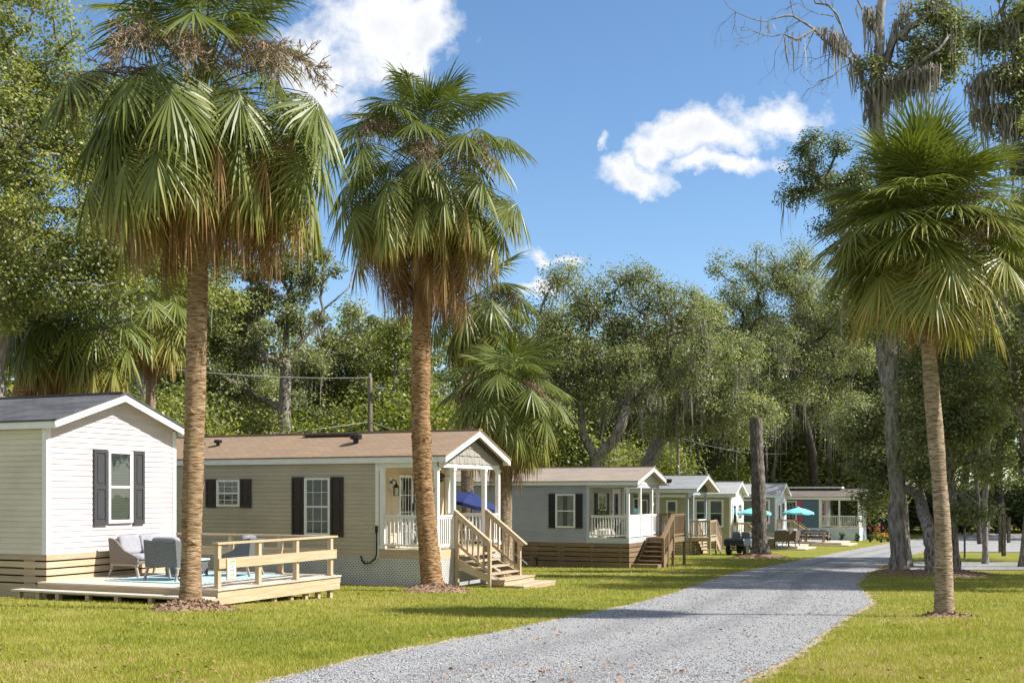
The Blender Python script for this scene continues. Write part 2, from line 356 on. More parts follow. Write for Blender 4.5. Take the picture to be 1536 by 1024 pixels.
# ------------------------------------------------------------------ homes
def lap(mb, o, d, n, z0, z1, span, e=0.11, out=0.017):
    """lapped boards on a wall: o origin, d along, n outward, span(z) -> (t0, t1)"""
    o = Vector(o); d = Vector(d); n = Vector(n); k = max(1, round((z1 - z0) / e)); e = (z1 - z0) / k
    for i in range(k):
        a, b = z0 + i * e, z0 + (i + 1) * e
        s0, s1 = span(a), span(b)
        if s0[1] - s0[0] < 0.03: continue
        if s1[1] < s1[0]: c = (s1[0] + s1[1]) / 2; s1 = (c, c)
        p = lambda t, z, q: o + d * t + n * q + Vector((0, 0, z))
        if s0[1] - s0[0] > 4.2 and abs(s0[0] - s1[0]) < 1e-6:      # panels meet in staggered joints
            cuts = [s0[0]]; t = s0[0] + (1.1 + 1.37 * ((i * 5) % 7) / 3.0)
            while t < s0[1] - .4: cuts.append(t); t += 3.66
            cuts.append(s0[1])
        else: cuts = None
        if cuts:
            for u0, u1 in zip(cuts[:-1], cuts[1:]):
                wv = rnd.uniform(-.0015, .0015); e_ = 0 if u1 == cuts[-1] else .004
                mb.quad(p(u0, a, out + wv), p(u1 - e_, a, out + wv), p(u1 - e_, b, 0.003), p(u0, b, 0.003))
        else: mb.quad(p(s0[0], a, out), p(s0[1], a, out), p(s1[1], b, 0.003), p(s1[0], b, 0.003))
        mb.quad(p(s0[0], a, 0.0), p(s0[1], a, 0.0), p(s0[1], a, out), p(s0[0], a, out))
def batten(mb, o, d, n, z0, z1, t0, t1, e=0.15):
    o = Vector(o); d = Vector(d); n = Vector(n)
    p = lambda t, z, q: o + d * t + n * q + Vector((0, 0, z))
    k = int((t1 - t0) / e)
    for i in range(k + 1):
        a = t0 + i * e; b = min(a + e, t1)
        if b - a < 0.02: continue
        mb.quad(p(a, z0, 0.004), p(b - 0.014, z0, 0.012), p(b - 0.014, z1, 0.012), p(a, z1, 0.004))
        mb.quad(p(b - 0.014, z0, 0.012), p(b, z0, 0.002), p(b, z1, 0.002), p(b - 0.014, z1, 0.012))

def shutter(root, m, o, d, n, w, h):
    o = Vector(o); d = Vector(d); n = Vector(n); mb = MB()
    def bx(t0, t1, z0, z1, q0, q1):
        v = [o + d * t + n * q + Vector((0, 0, z)) for z in (z0, z1) for q in (q0, q1) for t in (t0, t1)]
        mb.add(v, [(0, 1, 3, 2), (4, 6, 7, 5), (0, 4, 5, 1), (1, 5, 7, 3), (3, 7, 6, 2), (2, 6, 4, 0)])
    bx(0, w, 0, h, 0.018, 0.040); s = 0.06
    for a, b in ((0, s), (w - s, w)): bx(a, b, 0, h, 0.0402, 0.058)
    for a, b in ((0, 0.09), (h * .5 - .04, h * .5 + .04), (h - 0.08, h)): bx(s, w - s, a, b, 0.0402, 0.056)
    for a, b in ((0.14, h * .5 - .09), (h * .5 + .09, h - .13)): bx(s + .04, w - s - .04, a, b, 0.0402, 0.052)
    return mb.build('shutter', m, root)

def window(root, o, d, n, w, h, cover='blind', grid=False, trim=0.055, double=False, fm='white'):
    """double-hung window standing proud of the wall; o = lower corner on the wall plane"""
    o = Vector(o); d = Vector(d); n = Vector(n)
    def bx(mb, t0, t1, z0, z1, q0, q1):
        v = [o + d * t + n * q + Vector((0, 0, z)) for z in (z0, z1) for q in (q0, q1) for t in (t0, t1)]
        mb.add(v, [(0, 1, 3, 2), (4, 6, 7, 5), (0, 4, 5, 1), (1, 5, 7, 3), (3, 7, 6, 2), (2, 6, 4, 0)])
    fr = MB(); t = trim
    bx(fr, 0, t, 0, h, 0.0, 0.062); bx(fr, w - t, w, 0, h, 0.0, 0.062)
    bx(fr, t, w - t, 0, t * 1.2, 0.0, 0.066); bx(fr, t, w - t, h - t, h, 0.0, 0.062)
    bx(fr, t, w - t, h * .5 - .022, h * .5 + .022, 0.024, 0.054)
    if double: bx(fr, w / 2 - t, w / 2 + t, t * 1.2, h - t, 0.023, 0.0605)
    # sash edges
    for a, b in ((t, t + .022), (w - t - .022, w - t)): bx(fr, a, b, t * 1.2, h - t, 0.024, 0.046)
    f = fr.build('window', M[fm], root)
    b = MB(); bx(b, t, w - t, t, h - t, 0.0, 0.0195); b.build('interior_shade', M['roomshade'], f)  # backing panel on the wall, shade of an unlit room put into its colour
    if cover == 'blind':
        s = MB(); k = int((h - 2 * t) / 0.035)
        for i in range(k):
            z = t + 0.02 + i * 0.035
            p = lambda tt, zz, q: o + d * tt + n * q + Vector((0, 0, zz))
            s.quad(p(t + .02, z, 0.0215), p(w - t - .02, z, 0.0215), p(w - t - .02, z + .030, 0.0265), p(t + .02, z + .030, 0.0265))
        s.build('blind', M['blind'], f)
    elif cover == 'curtain':
        s = MB(); k = 26
        for i in range(k):
            a = t + .02 + (w - 2 * t - .04) * i / k; c = t + .02 + (w - 2 * t - .04) * (i + 1) / k
            if 0.34 < (i + .5) / k < 0.62: continue
            q0, q1 = (0.022, 0.028) if i % 2 else (0.028, 0.022)
            p = lambda tt, zz, q: o + d * tt + n * q + Vector((0, 0, zz))
            s.quad(p(a, t, q0), p(c, t, q1), p(c, h - t, q1), p(a, h - t, q0))
        s.build('curtain', M['curtain'], f)
    elif cover == 'half':
        s = MB(); p = lambda tt, zz, q: o + d * tt + n * q + Vector((0, 0, zz))
        k = int(h * .46 / 0.035)
        for i in range(k):
            z = h - t - 0.035 * (i + 1)
            s.quad(p(t + .02, z, 0.0215), p(w - t - .02, z, 0.0215), p(w - t - .02, z + .030, 0.0265), p(t + .02, z + .030, 0.0265))
        s.build('blind', M['blind'], f)
    gl = MB(); p = lambda tt, zz: o + d * tt + n * 0.0335 + Vector((0, 0, zz))
    gl.quad(p(t, t), p(w - t, t), p(w - t, h - t), p(t, h - t)); gl.build('pane', M['glass'], f)
    if grid:
        gm = MB()
        for i in (1, 2): bx(gm, w * i / 3 - .007, w * i / 3 + .007, t * 1.2, h - t, 0.028, 0.038)
        for i in (1, 3): bx(gm, t, w - t, h * i / 4 - .007, h * i / 4 + .007, 0.0275, 0.0385)
        gm.build('muntin', M[fm], f)
    return f

def railing(root, p0, p1, z0, h, m, gap=0.115, bw=0.035, rail=0.06, name='porch_railing'):
    """guard rail between two points: top and bottom rail with balusters"""
    a = Vector((p0[0], p0[1], z0)); b = Vector((p1[0], p1[1], z0)); mb = MB(); L = (b - a).length; u = (b - a) / L
    up = lambda z: Vector((0, 0, z))
    mb.beam(a + up(h - .04), b + up(h - .04), 0.085, 0.05); mb.beam(a + up(h - .09), b + up(h - .09), rail * .7, 0.045)
    mb.beam(a + up(.11), b + up(.11), rail * .8, 0.06)
    k = max(1, int(L / gap))
    for i in range(k):
        q = a + u * (L * (i + .5) / k); mb.beam(q + up(.14), q + up(h - .112), bw, bw, up=u)
    return mb.build(name, m, root)
def post(root, x, y, z0, z1, m, s=0.10, name='porch_post', trim=True):
    mb = MB(); h = s / 2; mb.box(x - h, x + h, y - h, y + h, z0, z1)
    if trim:
        mb.box(x - h - .02, x + h + .02, y - h - .02, y + h + .02, z0 + .003, z0 + .09); mb.box(x - h - .02, x + h + .02, y - h - .02, y + h + .02, z1 - .08, z1 - .003)
    return mb.build(name, m, root)

def roof(root, w, L, ze, zr, oh, eo, rm, tm, ohb=0.25, fd=0.15, soff='soffit', rake=0.17):
    """two shingled slopes, white rakes at the gable, eave boards and soffits"""
    mid = w / 2; run = mid + eo; sl = (zr - ze) / run; th = 0.035
    mb = MB()
    for sgn in (1, -1):
        y0 = mid - sgn * run
        prof = [(y0 - sgn * .02, ze - .01), (mid, zr), (mid, zr - th), (y0 - sgn * .02, ze - .01 - th)]
        mb.prism(prof if sgn == 1 else prof[::-1], 'x', -L - ohb, oh + .02)
    mb.box(-L - ohb + .01, oh + .018, mid - .12, mid + .12, zr - .03, zr + .012)
    r = mb.build('roof', rm, root)
    fa = MB()
    for sgn in (1, -1):
        y0 = mid - sgn * run
        for x in (oh - .03, -L - ohb + .002):
            prof = [(y0, ze - th - .012), (mid, zr - th - .002), (mid, zr - th - rake), (y0, ze - th - rake)]
            fa.prism(prof if sgn == 1 else prof[::-1], 'x', x, x + .028)
        fa.box(-L - ohb + .031, oh - .031, min(y0, y0 + sgn * .028), max(y0, y0 + sgn * .028), ze - fd - .03, ze - th - .012)
    fa.build('fascia', tm, r)
    so = MB()
    for sgn in (1, -1):
        y0 = mid - sgn * run
        prof = [(y0 + sgn * .03, ze - th - .03), (mid, zr - th - .02), (mid, zr - th - .035), (y0 + sgn * .03, ze - th - .045)]
        so.prism(prof if sgn == 1 else prof[::-1], 'x', -0.2, oh - .032)
        so.box(-L - ohb + .04, -.02, min(y0 + sgn * .03, y0 + sgn * (eo + .02)), max(y0 + sgn * .03, y0 + sgn * (eo + .02)), ze - fd - .012, ze - fd)
    so.build('soffit', M[soff], r)
    return r, sl

def slat_skirt(root, L, w, hs, mats, n=5, gap=0.032):
    sk = thing('slat_skirting', None, None); sk.parent = root
    bh = (hs - gap * (n - 1)) / n
    mb = MB()
    for i in range(n):
        z = i * (bh + gap); o = 0.0 if i else -0.3
        x = -L
        while x < -0.03:
            x2 = min(x + 2.44, -.001) if x > -L else x + rnd.uniform(1.2, 2.4); x2 = min(x2, -.001)
            mb.box(x, x2 - .006, -.03 + rnd.uniform(-.003, .003), -.004, z + o, z + bh); x = x2
    mb.build('skirting_board', mats[0], sk)
    mb = MB()
    for i in range(n):
        z = i * (bh + gap); mb.box(.004, .03, -.03, w, z - (.3 if i == 0 else 0), z + bh)
    mb.build('skirting_board', mats[1], sk)
    x = -.3
    while x > -L:
        bt = MB(); bt.box(x - (.3 if rnd.random() < .55 else .09), x, -.0038, -.0005, -.1, hs - .01); bt.build('batten', mats[0], sk); x -= 1.22
    return sk
def lattice_skirt(root, L, w, hs, m):
    mb = MB(); pitch = 0.098; sw = 0.042; lo = -.12
    def run(p, length, nrm):
        for sgn, q in ((1, .004), (-1, .010)):
            k = int((length + hs) / pitch) + 2
            for i in range(k):
                t0 = i * pitch - (hs - lo if sgn == 1 else 0)
                # strip rising 45 degrees, clipped to the panel
                a0, z0 = t0, lo
                a1, z1 = t0 + sgn * (hs - lo), hs
                def clip(a, z, s0, s1):
                    return a, z
                ts = []
                for (A, Z) in ((a0, z0), (a1, z1)): ts.append([A, Z])
                for e_, o_ in ((0, 1), (1, 0)):
                    A, Z = ts[e_]
                    if A < 0: ts[e_] = [0, Z + (0 - A) * sgn]
                    elif A > length: ts[e_] = [length, Z + (length - A) * sgn]
                if min(ts[0][1], ts[1][1]) < lo - .01 or max(ts[0][1], ts[1][1]) > hs + .01 or abs(ts[0][1] - ts[1][1]) < .02: continue
                h = sw * .707
                mb.quad(p(ts[0][0] - h, ts[0][1], q), p(ts[0][0] + h, ts[0][1], q), p(ts[1][0] + h, ts[1][1], q), p(ts[1][0] - h, ts[1][1], q))
    run(lambda t, z, q: (-L + t, -q, z), L, None)
    run(lambda t, z, q: (q, t, z), w, None)
    o = mb.build('lattice_skirting', m, root); x = 0
    while x > -L: fr = MB(); fr.box(x - .014, x + .012, -.018, -.011, -.12, hs); fr.build('lattice_strip', m, o); x -= 2.44
    for y in (0, w - .03): fr = MB(); fr.box(.011, .018, y, y + .03, -.12, hs); fr.build('lattice_strip', m, o)
    return o

def home(label, O, drop_z, w, L, hs, hw, ze, zr, oh, eo, sidm, frontm, rm, trim='white', porch=0, hf=None, skirt='slat', skm=None, gable='lap', recess='lap', recm=None, rake=0.17, fd=0.15, trimc=None, soff='soffit', endtrim=0.09):
    root = thing('mobile_home', label, 'mobile home', (O[0], O[1], drop_z), ANG)
    T = M[trimc or trim]; S = M[sidm]; FR = M[frontm]
    xp = -porch; hw = max(hw, ze - fd - .008)
    mb = MB(); lap(mb, (0, 0, 0), (1, 0, 0), (0, -1, 0), hs, hw, lambda z: (-L, xp - (.0 if porch else 0.0)))
    lap(mb, (0, w, 0), (1, 0, 0), (0, 1, 0), hs, hw, lambda z: (-L, xp))
    lap(mb, (-L, 0, 0), (0, 1, 0), (-1, 0, 0), hs, hw, lambda z: (0, w))
    mb.box(-L + .02, xp - .02, .0, .002, hs, hw); mb.box(-L + .02, xp - .02, w - .002, w, hs, hw); mb.box(-L + .001, -L + .003, .02, w - .02, hs, hw)
    if not porch and sidm == frontm: pass
    mb.build('wall', S, root)
    r, sl = roof(root, w, L, ze, zr, oh, eo, rm, M[trim], fd=fd, soff=soff, rake=rake)
    top = lambda y: ze - .07 + sl * (min(y, w - y) + eo)       # underside of the roof over the gable wall
    def tri(z):
        t = (z - (ze - .07)) / sl - eo
        t = max(t, 0.0); return (t, w - t)
    if not porch:
        mb = MB(); lap(mb, (0, 0, 0), (0, 1, 0), (1, 0, 0), hs, top(w / 2) - .01, tri)
        mb.add([(-.002, .0, hs), (-.002, w, hs), (-.002, w, top(w)), (-.002, w / 2, top(w / 2)), (-.002, 0, top(0))], [(0, 1, 2, 3, 4)])
        mb.build('gable_wall', FR, root)
    else:
        mb = MB()
        fn = lap if recess == 'lap' else None
        if fn: lap(mb, (xp, 0, 0), (0, 1, 0), (1, 0, 0), hf, hw, lambda z: (0, w))
        else: batten(mb, (xp, 0, 0), (0, 1, 0), (1, 0, 0), hf, hw, 0, w)
        mb.box(xp - .02, xp, .003, w - .003, hs, hw); mb.build('porch_wall', recm or S, root)
        mb = MB(); mb.box(xp + .001, -.004, .012, w - .012, hf - .03, hf); mb.build('porch_floor', M['grayx'], root)
        mb = MB(); mb.box(xp + .002, .003, -.012, .010, hs, hf - .004); mb.box(xp + .002, .003, w - .010, w + .012, hs, hf - .004); mb.box(-.02, .014, .0105, w - .0105, hs, hf - .004)
        mb.build('rim_board', (M['grayx'] if skirt == 'lattice' else T), root)
        mb = MB(); hd = 0.14
        mb.box(xp, -.001, -.004, .075, hw - hd, hw); mb.box(xp, -.001, w - .075, w + .004, hw - hd, hw); mb.box(-.075, .006, .0755, w - .0755, hw - hd, hw)
        mb.box(xp + .001, -.076, .0755, w - .0755, hw - .03, hw - .01); mb.build('porch_header', T, root)
        # gable above the opening
        mb = MB(); z0 = hw - (hd if gable == 'shake' else .0)
        if gable == 'lap': lap(mb, (.0065, 0, 0), (0, 1, 0), (1, 0, 0), z0, top(w / 2) - .01, tri, 0.13)
        elif gable == 'shake':
            o = Vector((.0065, 0, 0)); k = 4; e = (top(w / 2) - hw) / k
            for i in range(k):
                a, b = hw - .02 + i * e, hw - .02 + (i + 1) * e; s0, s1 = tri(a), tri(b)
                t = s0[0]; j = 0
                while t < s0[1] - .02:
                    t2 = min(t + 0.155, s0[1]); f0 = min(max(t, s1[0]), s1[1]); f1 = min(max(t2 - .008, s1[0]), s1[1]); q = .020 + .006 * ((j * 7 + i * 3) % 3)
                    mb.quad((.0065 + q, t, a), (.0065 + q, t2 - .008, a), (.010, f1, b), (.010, f0, b))
                    mb.quad((.0065, t, a), (.0065, t2 - .008, a), (.0065 + q, t2 - .008, a), (.0065 + q, t, a)); t = t2; j += 1
        mb.add([(.004, .0, z0), (.004, w, z0), (.004, w, top(w)), (.004, w / 2, top(w / 2)), (.004, 0, top(0))], [(0, 1, 2, 3, 4)])
        gw = mb.build('gable_wall', FR, root)
        if gable == 'shake':
            tb = MB()
            for sgn in (1, -1):
                y0 = 0 if sgn == 1 else w
                prof = [(y0 - sgn * .1, top(0) - sl * .1), (w / 2, top(w / 2)), (w / 2, top(w / 2) - .17), (y0 - sgn * .1, top(0) - .17 - sl * .1)]
                tb.prism(prof if sgn == 1 else prof[::-1], 'x', .037, .055)
            tb.build('gable_trim', M['darktrim'], gw)
    # corner boards
    mb = MB(); c = endtrim
    x0 = xp
    zt = hw if not porch else hw - .141
    if porch:
        bxs = [(x0 - c, x0 + .012, -.024, .0, hs, hw - .0005), (x0 - c, x0 + .012, w + .0, w + .024, hs, hw - .0005)]
    else:
        bxs = [(-c, .026, -.026, -.0005, hs, ze - .1), (.0005, .026, -.0004, c, hs, ze - .1), (.0005, .026, w - c, w, hs, top(w) - .03), (-c, .026, w + .0005, w + .026, hs, ze - .1)]
    for q in bxs: mb = MB(); mb.box(*q); mb.build('corner_board', T, root)
    # underneath: near-black box with the crawl space shade put into its colour
    mb = MB(); mb.box(-L + .1, -.12, .12, w - .12, -.15, hs - .002); mb.build('crawl_space_shade', M['void'], root)
    if skirt == 'slat': slat_skirt(root, L, w, hs, skm)
    elif skirt == 'lattice': lattice_skirt(root, L, w, hs, M['lattice'])
    elif skirt == 'panel':
        mb = MB(); mb.box(-L, -.001, -.004, .03, -.12, hs); mb.box(-.001, .006, -.004, w, -.12, hs); mb.box(-L, -.001, w - .03, w, -.12, hs)
        for i in range(int(L / 0.3)): mb.box(-.3 * i - .02, -.3 * i, -.012, -.0042, -.12, hs - .002)
        mb.build('skirting_panel', skm, root)
    elif skirt == 'lap':
        mb = MB(); lap(mb, (0, 0, 0), (1, 0, 0), (0, -1, 0), -.12, hs, lambda z: (-L, 0), .13); lap(mb, (0, 0, 0), (0, 1, 0), (1, 0, 0), -.12, hs, lambda z: (0, w), .13)
        mb.build('skirting_panel', skm, root)
    return root, r, sl
def HW(O, x, y, z):      # home-local to world
    return Vector((O[0] + AX[0] * x + BX[0] * y, O[1] + AX[1] * x + BX[1] * y, z))
def rel(px, Y, O):       # local x,y of a photo column at depth Y
    X = (px - 768) / 1740 * Y; d = np.array([X - O[0], Y - O[1]]); return float(d @ AX), float(d @ BX)
X_, Y_, NX, NY = (1, 0, 0), (0, 1, 0), (-1, 0, 0), (0, -1, 0)

# --- 1: pale pink home at the left edge
O1 = (-9.15, 22.8); z1_ = CAMZ - 1.9
H1, R1, s1 = home('pale pink home with dark gray roof and charcoal shutters, cut off by the left edge', O1, z1_, 3.72, 11.0, .70, 3.20, 3.36, 4.02, .30, .10, 'cream_siding', 'pink_siding', M['roof1'], skm=(M['piney'] if 0 else M['pinex'], M['piney']), rake=.15)
w = window(H1, (0, 1.62, 1.28), Y_, X_, .72, 1.52, 'blind')
shutter(H1, M['charcoal'], (0, 1.22, 1.24), Y_, X_, .37, 1.58); shutter(H1, M['charcoal'], (0, 2.37, 1.24), Y_, X_, .33, 1.58)
mb = MB(); mb.box(-9, -6.9, 1.3, 1.38, 3.84, 3.9); mb.build('ridge_vent', M['roof1'], R1)

# --- 2: tan home with the porch and stairs
O2 = (-1.96, 30.5); z2_ = CAMZ - 2.48
H2, R2, s2 = home('tan sided home with brown roof, white lattice skirting and covered front porch', O2, z2_, 3.9, 11.6, .74, 3.23, 3.50, 4.26, .30, .10, 'tan_siding', 'shake_siding', M['roof2'], porch=1.79, hf=.99, skirt='lattice', gable='shake', recess='batten', recm=M['porch_cream'], fd=.17)
window(H2, (-4.15, 0, 1.33), X_, NY, .84, 1.58, 'blind', True)
shutter(H2, M['brownshut'], (-4.57, 0, 1.30), X_, NY, .40, 1.64); shutter(H2, M['brownshut'], (-3.29, 0, 1.30), X_, NY, .40, 1.64)
window(H2, (-7.17, 0, 2.11), X_, NY, .82, .76, 'half', True)
shutter(H2, M['brownshut'], (-7.56, 0, 2.08), X_, NY, .37, .82); shutter(H2, M['brownshut'], (-6.33, 0, 2.08), X_, NY, .37, .82)
# sliding door in the porch wall
dm = MB(); xw = -1.79
for y0_, y1_ in ((1.02, 1.10), (1.72, 1.80), (2.44, 2.52)): dm.box(xw, xw + .06, y0_, y1_, .99, 3.0)
dm.box(xw, xw + .06, 1.10, 2.44, 2.92, 3.0); dm.box(xw, xw + .058, 1.10, 2.44, .99, 1.07)
dr = dm.build('sliding_door', M['white'], H2)
mb = MB(); mb.box(xw + .012, xw + .02, 1.09, 2.45, 1.06, 2.93); mb.build('interior_shade', M['roomshade'], dr)
mb = MB(); mb.quad((xw + .03, 1.09, 1.06), (xw + .03, 2.45, 1.06), (xw + .03, 2.45, 2.93), (xw + .03, 1.09, 2.93)); mb.build('pane', M['glass'], dr)
mb = MB()
for yy in (1.25, 1.41, 1.57, 1.95, 2.1, 2.26): mb.box(xw + .024, xw + .038, yy - .009, yy + .009, 1.07, 2.92)
for zz in (1.5, 1.97, 2.44): mb.box(xw + .0235, xw + .0385, 1.10, 2.44, zz - .009, zz + .009)
mb.build('muntin', M['white'], dr)
mb = MB(); mb.box(xw + .061, xw + .085, 1.735, 1.765, 1.95, 2.2); mb.build('handle', M['black'], dr)
# lantern
mb = MB(); mb.box(xw + .012, xw + .03, .50, .66, 2.62, 2.92); lp = mb.build('wall_lantern', M['white'], H2)
mb = MB(); mb.tube([(xw + .03, .58, 2.80), (xw + .12, .58, 2.86), (xw + .20, .58, 2.82), (xw + .21, .58, 2.76)], .016, 6); mb.lathe([(.06, -.02), (.06, .02)], 12, (xw + .04, .58, 2.78))
mb.lathe([(.105, 0), (.03, .10), (.012, .14)], 8, (xw + .21, .58, 2.64)); mb.lathe([(.09, 0), (.09, .015)], 8, (xw + .21, .58, 2.42))
for k in range(4): mb.beam((xw + .21 + .08 * math.cos(k * 1.571), .58 + .08 * math.sin(k * 1.571), 2.43), (xw + .21 + .09 * math.cos(k * 1.571), .58 + .09 * math.sin(k * 1.571), 2.64), .012, .012)
mb.build('lantern_cage', M['black'], lp); mb = MB(); mb.lathe([(.065, 0), (.075, .2)], 8, (xw + .21, .58, 2.436)); mb.build('lantern_glass', M['glass'], lp)
for t in (.05, .99, 2.93, 3.85): post(H2, -.05, t, .992, 3.181, M['white'], .115)
post(H2, -1.70, .05, .992, 3.181, M['white'], .115); post(H2, -1.70, 3.85, .992, 3.181, M['white'], .115)
railing(H2, (-1.64, .05), (-.11, .05), .99, .93, M['white']); railing(H2, (-.05, .11), (-.05, .93), .99, .93, M['white']); railing(H2, (-.05, 2.99), (-.05, 3.79), .99, .93, M['white']); railing(H2, (-1.64, 3.85), (-.11, 3.85), .99, .93, M['white'])
# ceiling fan
fx, fy_ = -.95, 1.95
mb = MB(); mb.tube([(fx, fy_, 3.2), (fx, fy_, 3.05)], .015, 6); mb.lathe([(.05, -.03), (.12, .0), (.13, .08), (.06, .13)], 14, (fx, fy_, 2.93)); mb.lathe([(.03, -.09), (.1, -.05), (.1, 0)], 12, (fx, fy_, 2.89))
cf = mb.build('ceiling_fan', M['black'], H2)
for k in range(5):
    a = .2 + k * 2 * math.pi / 5; mb = MB(); mb.beam((fx + .15 * math.cos(a), fy_ + .15 * math.sin(a), 2.98), (fx + .68 * math.cos(a), fy_ + .68 * math.sin(a), 2.98), .13, .012); mb.build('fan_blade', M['fanblade'], cf)
# roof fittings
def vent(x, y, s=1.0, m='black'):
    z = 3.50 + s2 * (y + .1)
    mb = MB(); mb.lathe([(.09 * s, -.04), (.09 * s, .14 * s)], 12, (x, y, z)); mb.lathe([(.13 * s, .13 * s), (.20 * s, .15 * s), (.21 * s, .27 * s), (.16 * s, .30 * s)], 10, (x, y, z)); mb.build('roof_vent', M[m], R2)
vent(-3.1, .95, .85); vent(-7.95, 1.0, .6)
mb = MB(); mb.tube([(-8.7, 1.15, 3.9), (-8.7, 1.15, 4.06)], .04, 8); mb.tube([(-8.7, 1.15, 4.04), (-8.95, 1.05, 4.0)], .03, 6); mb.build('plumbing_stack', M['metal'], R2)
mb = MB(); mb.box(-5.3, -3.4, 1.55, 1.75, 4.17, 4.20); mb.build('ridge_vent', M['darktrim'], R2)
mb = MB(); mb.box(-1.86, -1.80, -.07, -.026, 1.42, 1.62); mb.tube([(-1.83, -.05, 1.45), (-1.83, -.05, .85), (-1.85, -.08, .74), (-2.0, -.10, .62), (-2.18, -.08, .60), (-2.28, -.06, .68), (-2.32, -.05, .80)], .022, 8); mb.build('drain_hose', M['black'], H2)

# --- 3: gray home
O3 = (4.63, 46.0); z3_ = CAMZ - 2.90
H3, R3, s3 = home('gray sided home with beige roof, black shutters and brown slatted skirting', O3, z3_, 4.05, 12.5, .92, 3.28, 3.42, 4.02, .42, .12, 'gray_siding', 'white_siding', M['roof3'], porch=1.69, hf=1.13, skm=(M['brownx'], M['browny']), recess='lap', recm=M['porch_gray'], trimc='graytrim', fd=.15)
window(H3, (-3.12, 0, 1.52), X_, NY, .86, 1.36, 'curtain')
shutter(H3, M['blackshut'], (-3.42, 0, 1.50), X_, NY, .28, 1.40); shutter(H3, M['blackshut'], (-2.23, 0, 1.50), X_, NY, .28, 1.40)
window(H3, (-8.2, 0, 1.52), X_, NY, .86, 1.30, 'blind'); shutter(H3, M['blackshut'], (-8.55, 0, 1.50), X_, NY, .33, 1.34); shutter(H3, M['blackshut'], (-7.32, 0, 1.50), X_, NY, .33, 1.34)
window(H3, (-1.69, .95, 1.55), Y_, X_, 1.0, 1.35, 'half'); shutter(H3, M['blackshut'], (-1.69, .62, 1.5), Y_, X_, .30, 1.42); shutter(H3, M['blackshut'], (-1.69, 1.98, 1.5), Y_, X_, .30, 1.42)
mb = MB(); mb.box(-1.69, -1.64, 2.75, 2.84, 1.13, 3.1); mb.box(-1.69, -1.64, 3.72, 3.80, 1.13, 3.1); mb.box(-1.69, -1.64, 2.84, 3.72, 3.02, 3.1); mb.box(-1.68, -1.665, 2.84, 3.72, 1.13, 3.02)
dr = mb.build('front_door', M['white'], H3); mb = MB(); mb.box(-1.664, -1.655, 3.02, 3.55, 1.3, 2.9); mb.build('pane', M['glass'], dr)
for t in (.05, 1.55, 3.12, 4.0): post(H3, -.05, t, 1.132, 3.14, M['white'], .12, trim=False)
post(H3, -1.6, 4.0, 1.132, 3.14, M['white'], .12, trim=False)
railing(H3, (-1.62, .05), (-.12, .05), 1.13, .92, M['white']); railing(H3, (-1.62, 4.0), (-.12, 4.0), 1.13, .92, M['white']); railing(H3, (-.05, 3.2), (-.05, 3.93), 1.13, .92, M['white'])
for a, b in ((.12, 1.48), (1.62, 3.05)):
    mb = MB(); mb.box(-.06, -.03, a, b, 1.24, 1.98); mb.box(-.08, -.01, a, b, 1.98, 2.05); mb.box(-.07, -.02, a, b, 1.16, 1.24)
    for i in range(int((b - a) / .1)): mb.box(-.0298, -.022, a + .1 * i, a + .1 * i + .012, 1.245, 1.975)
    mb.build('screen_panel', M['white'], H3)
mb = MB()
for dx in (-.12, .12): mb.lathe([(.05, 0), (.09, .12), (.09, .16)], 10, (.46 + .02, 3.95 + dx, 3.36))
mb.beam((.42, 3.82, 3.38), (.42, 4.1, 3.38), .05, .05); mb.build('floodlight', M['black'], R3)
mb = MB(); mb.beam((-3.95, -.05, -.05), (-3.95, -.05, .26), .035, .035); mb.box(-4.03, -3.90, -.09, -.03, .24, .30); mb.build('water_spigot', M['black'], H3)

# --- 4: home with green gable
O4 = (9.53, 62.8); z4_ = CAMZ - 3.30
H4, R4, s4 = home('blue gray home with pale roof and dark green gable over an open porch', O4, z4_, 3.9, 11.0, .80, 3.35, 3.58, 4.34, .62, .45, 'bluetrim' if 0 else 'slate_siding', 'green_siding', M['roof4'], porch=3.3, hf=.92, skm=(M['grayx'], M['grayy']), gable='lap', recess='lap', recm=M['green_siding'], trimc='bluetrim', fd=.2)
window(H4, (-3.3, 1.9, 1.25), Y_, X_, 1.1, 1.7, 'none'); window(H4, (-3.3, .5, 1.1), Y_, X_, .9, 1.95, 'none')
for t in (.06, 1.15, 3.84): post(H4, -.06, t, .922, 3.231, M['bluetrim'], .13, trim=False)
post(H4, -3.2, .06, .922, 3.231, M['bluetrim'], .13, trim=False); post(H4, -3.2, 3.84, .922, 3.231, M['bluetrim'], .13, trim=False)
railing(H4, (-3.1, .06), (-.13, .06), .92, .95, M['bluetrim']); railing(H4, (-3.1, 3.84), (-.13, 3.84), .92, .95, M['white']); railing(H4, (-.06, 1.7), (-.06, 3.77), .92, .95, M['white'])
mlamp, nt, b, out = newmat('warm_bulb'); b.inputs['Base Color'].default_value = (1, .6, .2, 1); b.inputs['Emission Color'].default_value = (1, .5, .12, 1); b.inputs['Emission Strength'].default_value = 5
mb = MB(); mb.lathe([(.02, 0), (.07, .04), (.07, .12), (.02, .16)], 10, (-2.6, 1.9, 2.62)); lb = mb.build('pendant_bulb', mlamp, H4); mb = MB(); mb.tube([(-2.6, 1.9, 2.78), (-2.6, 1.9, 3.32)], .012, 6); mb.build('cord', M['black'], lb)

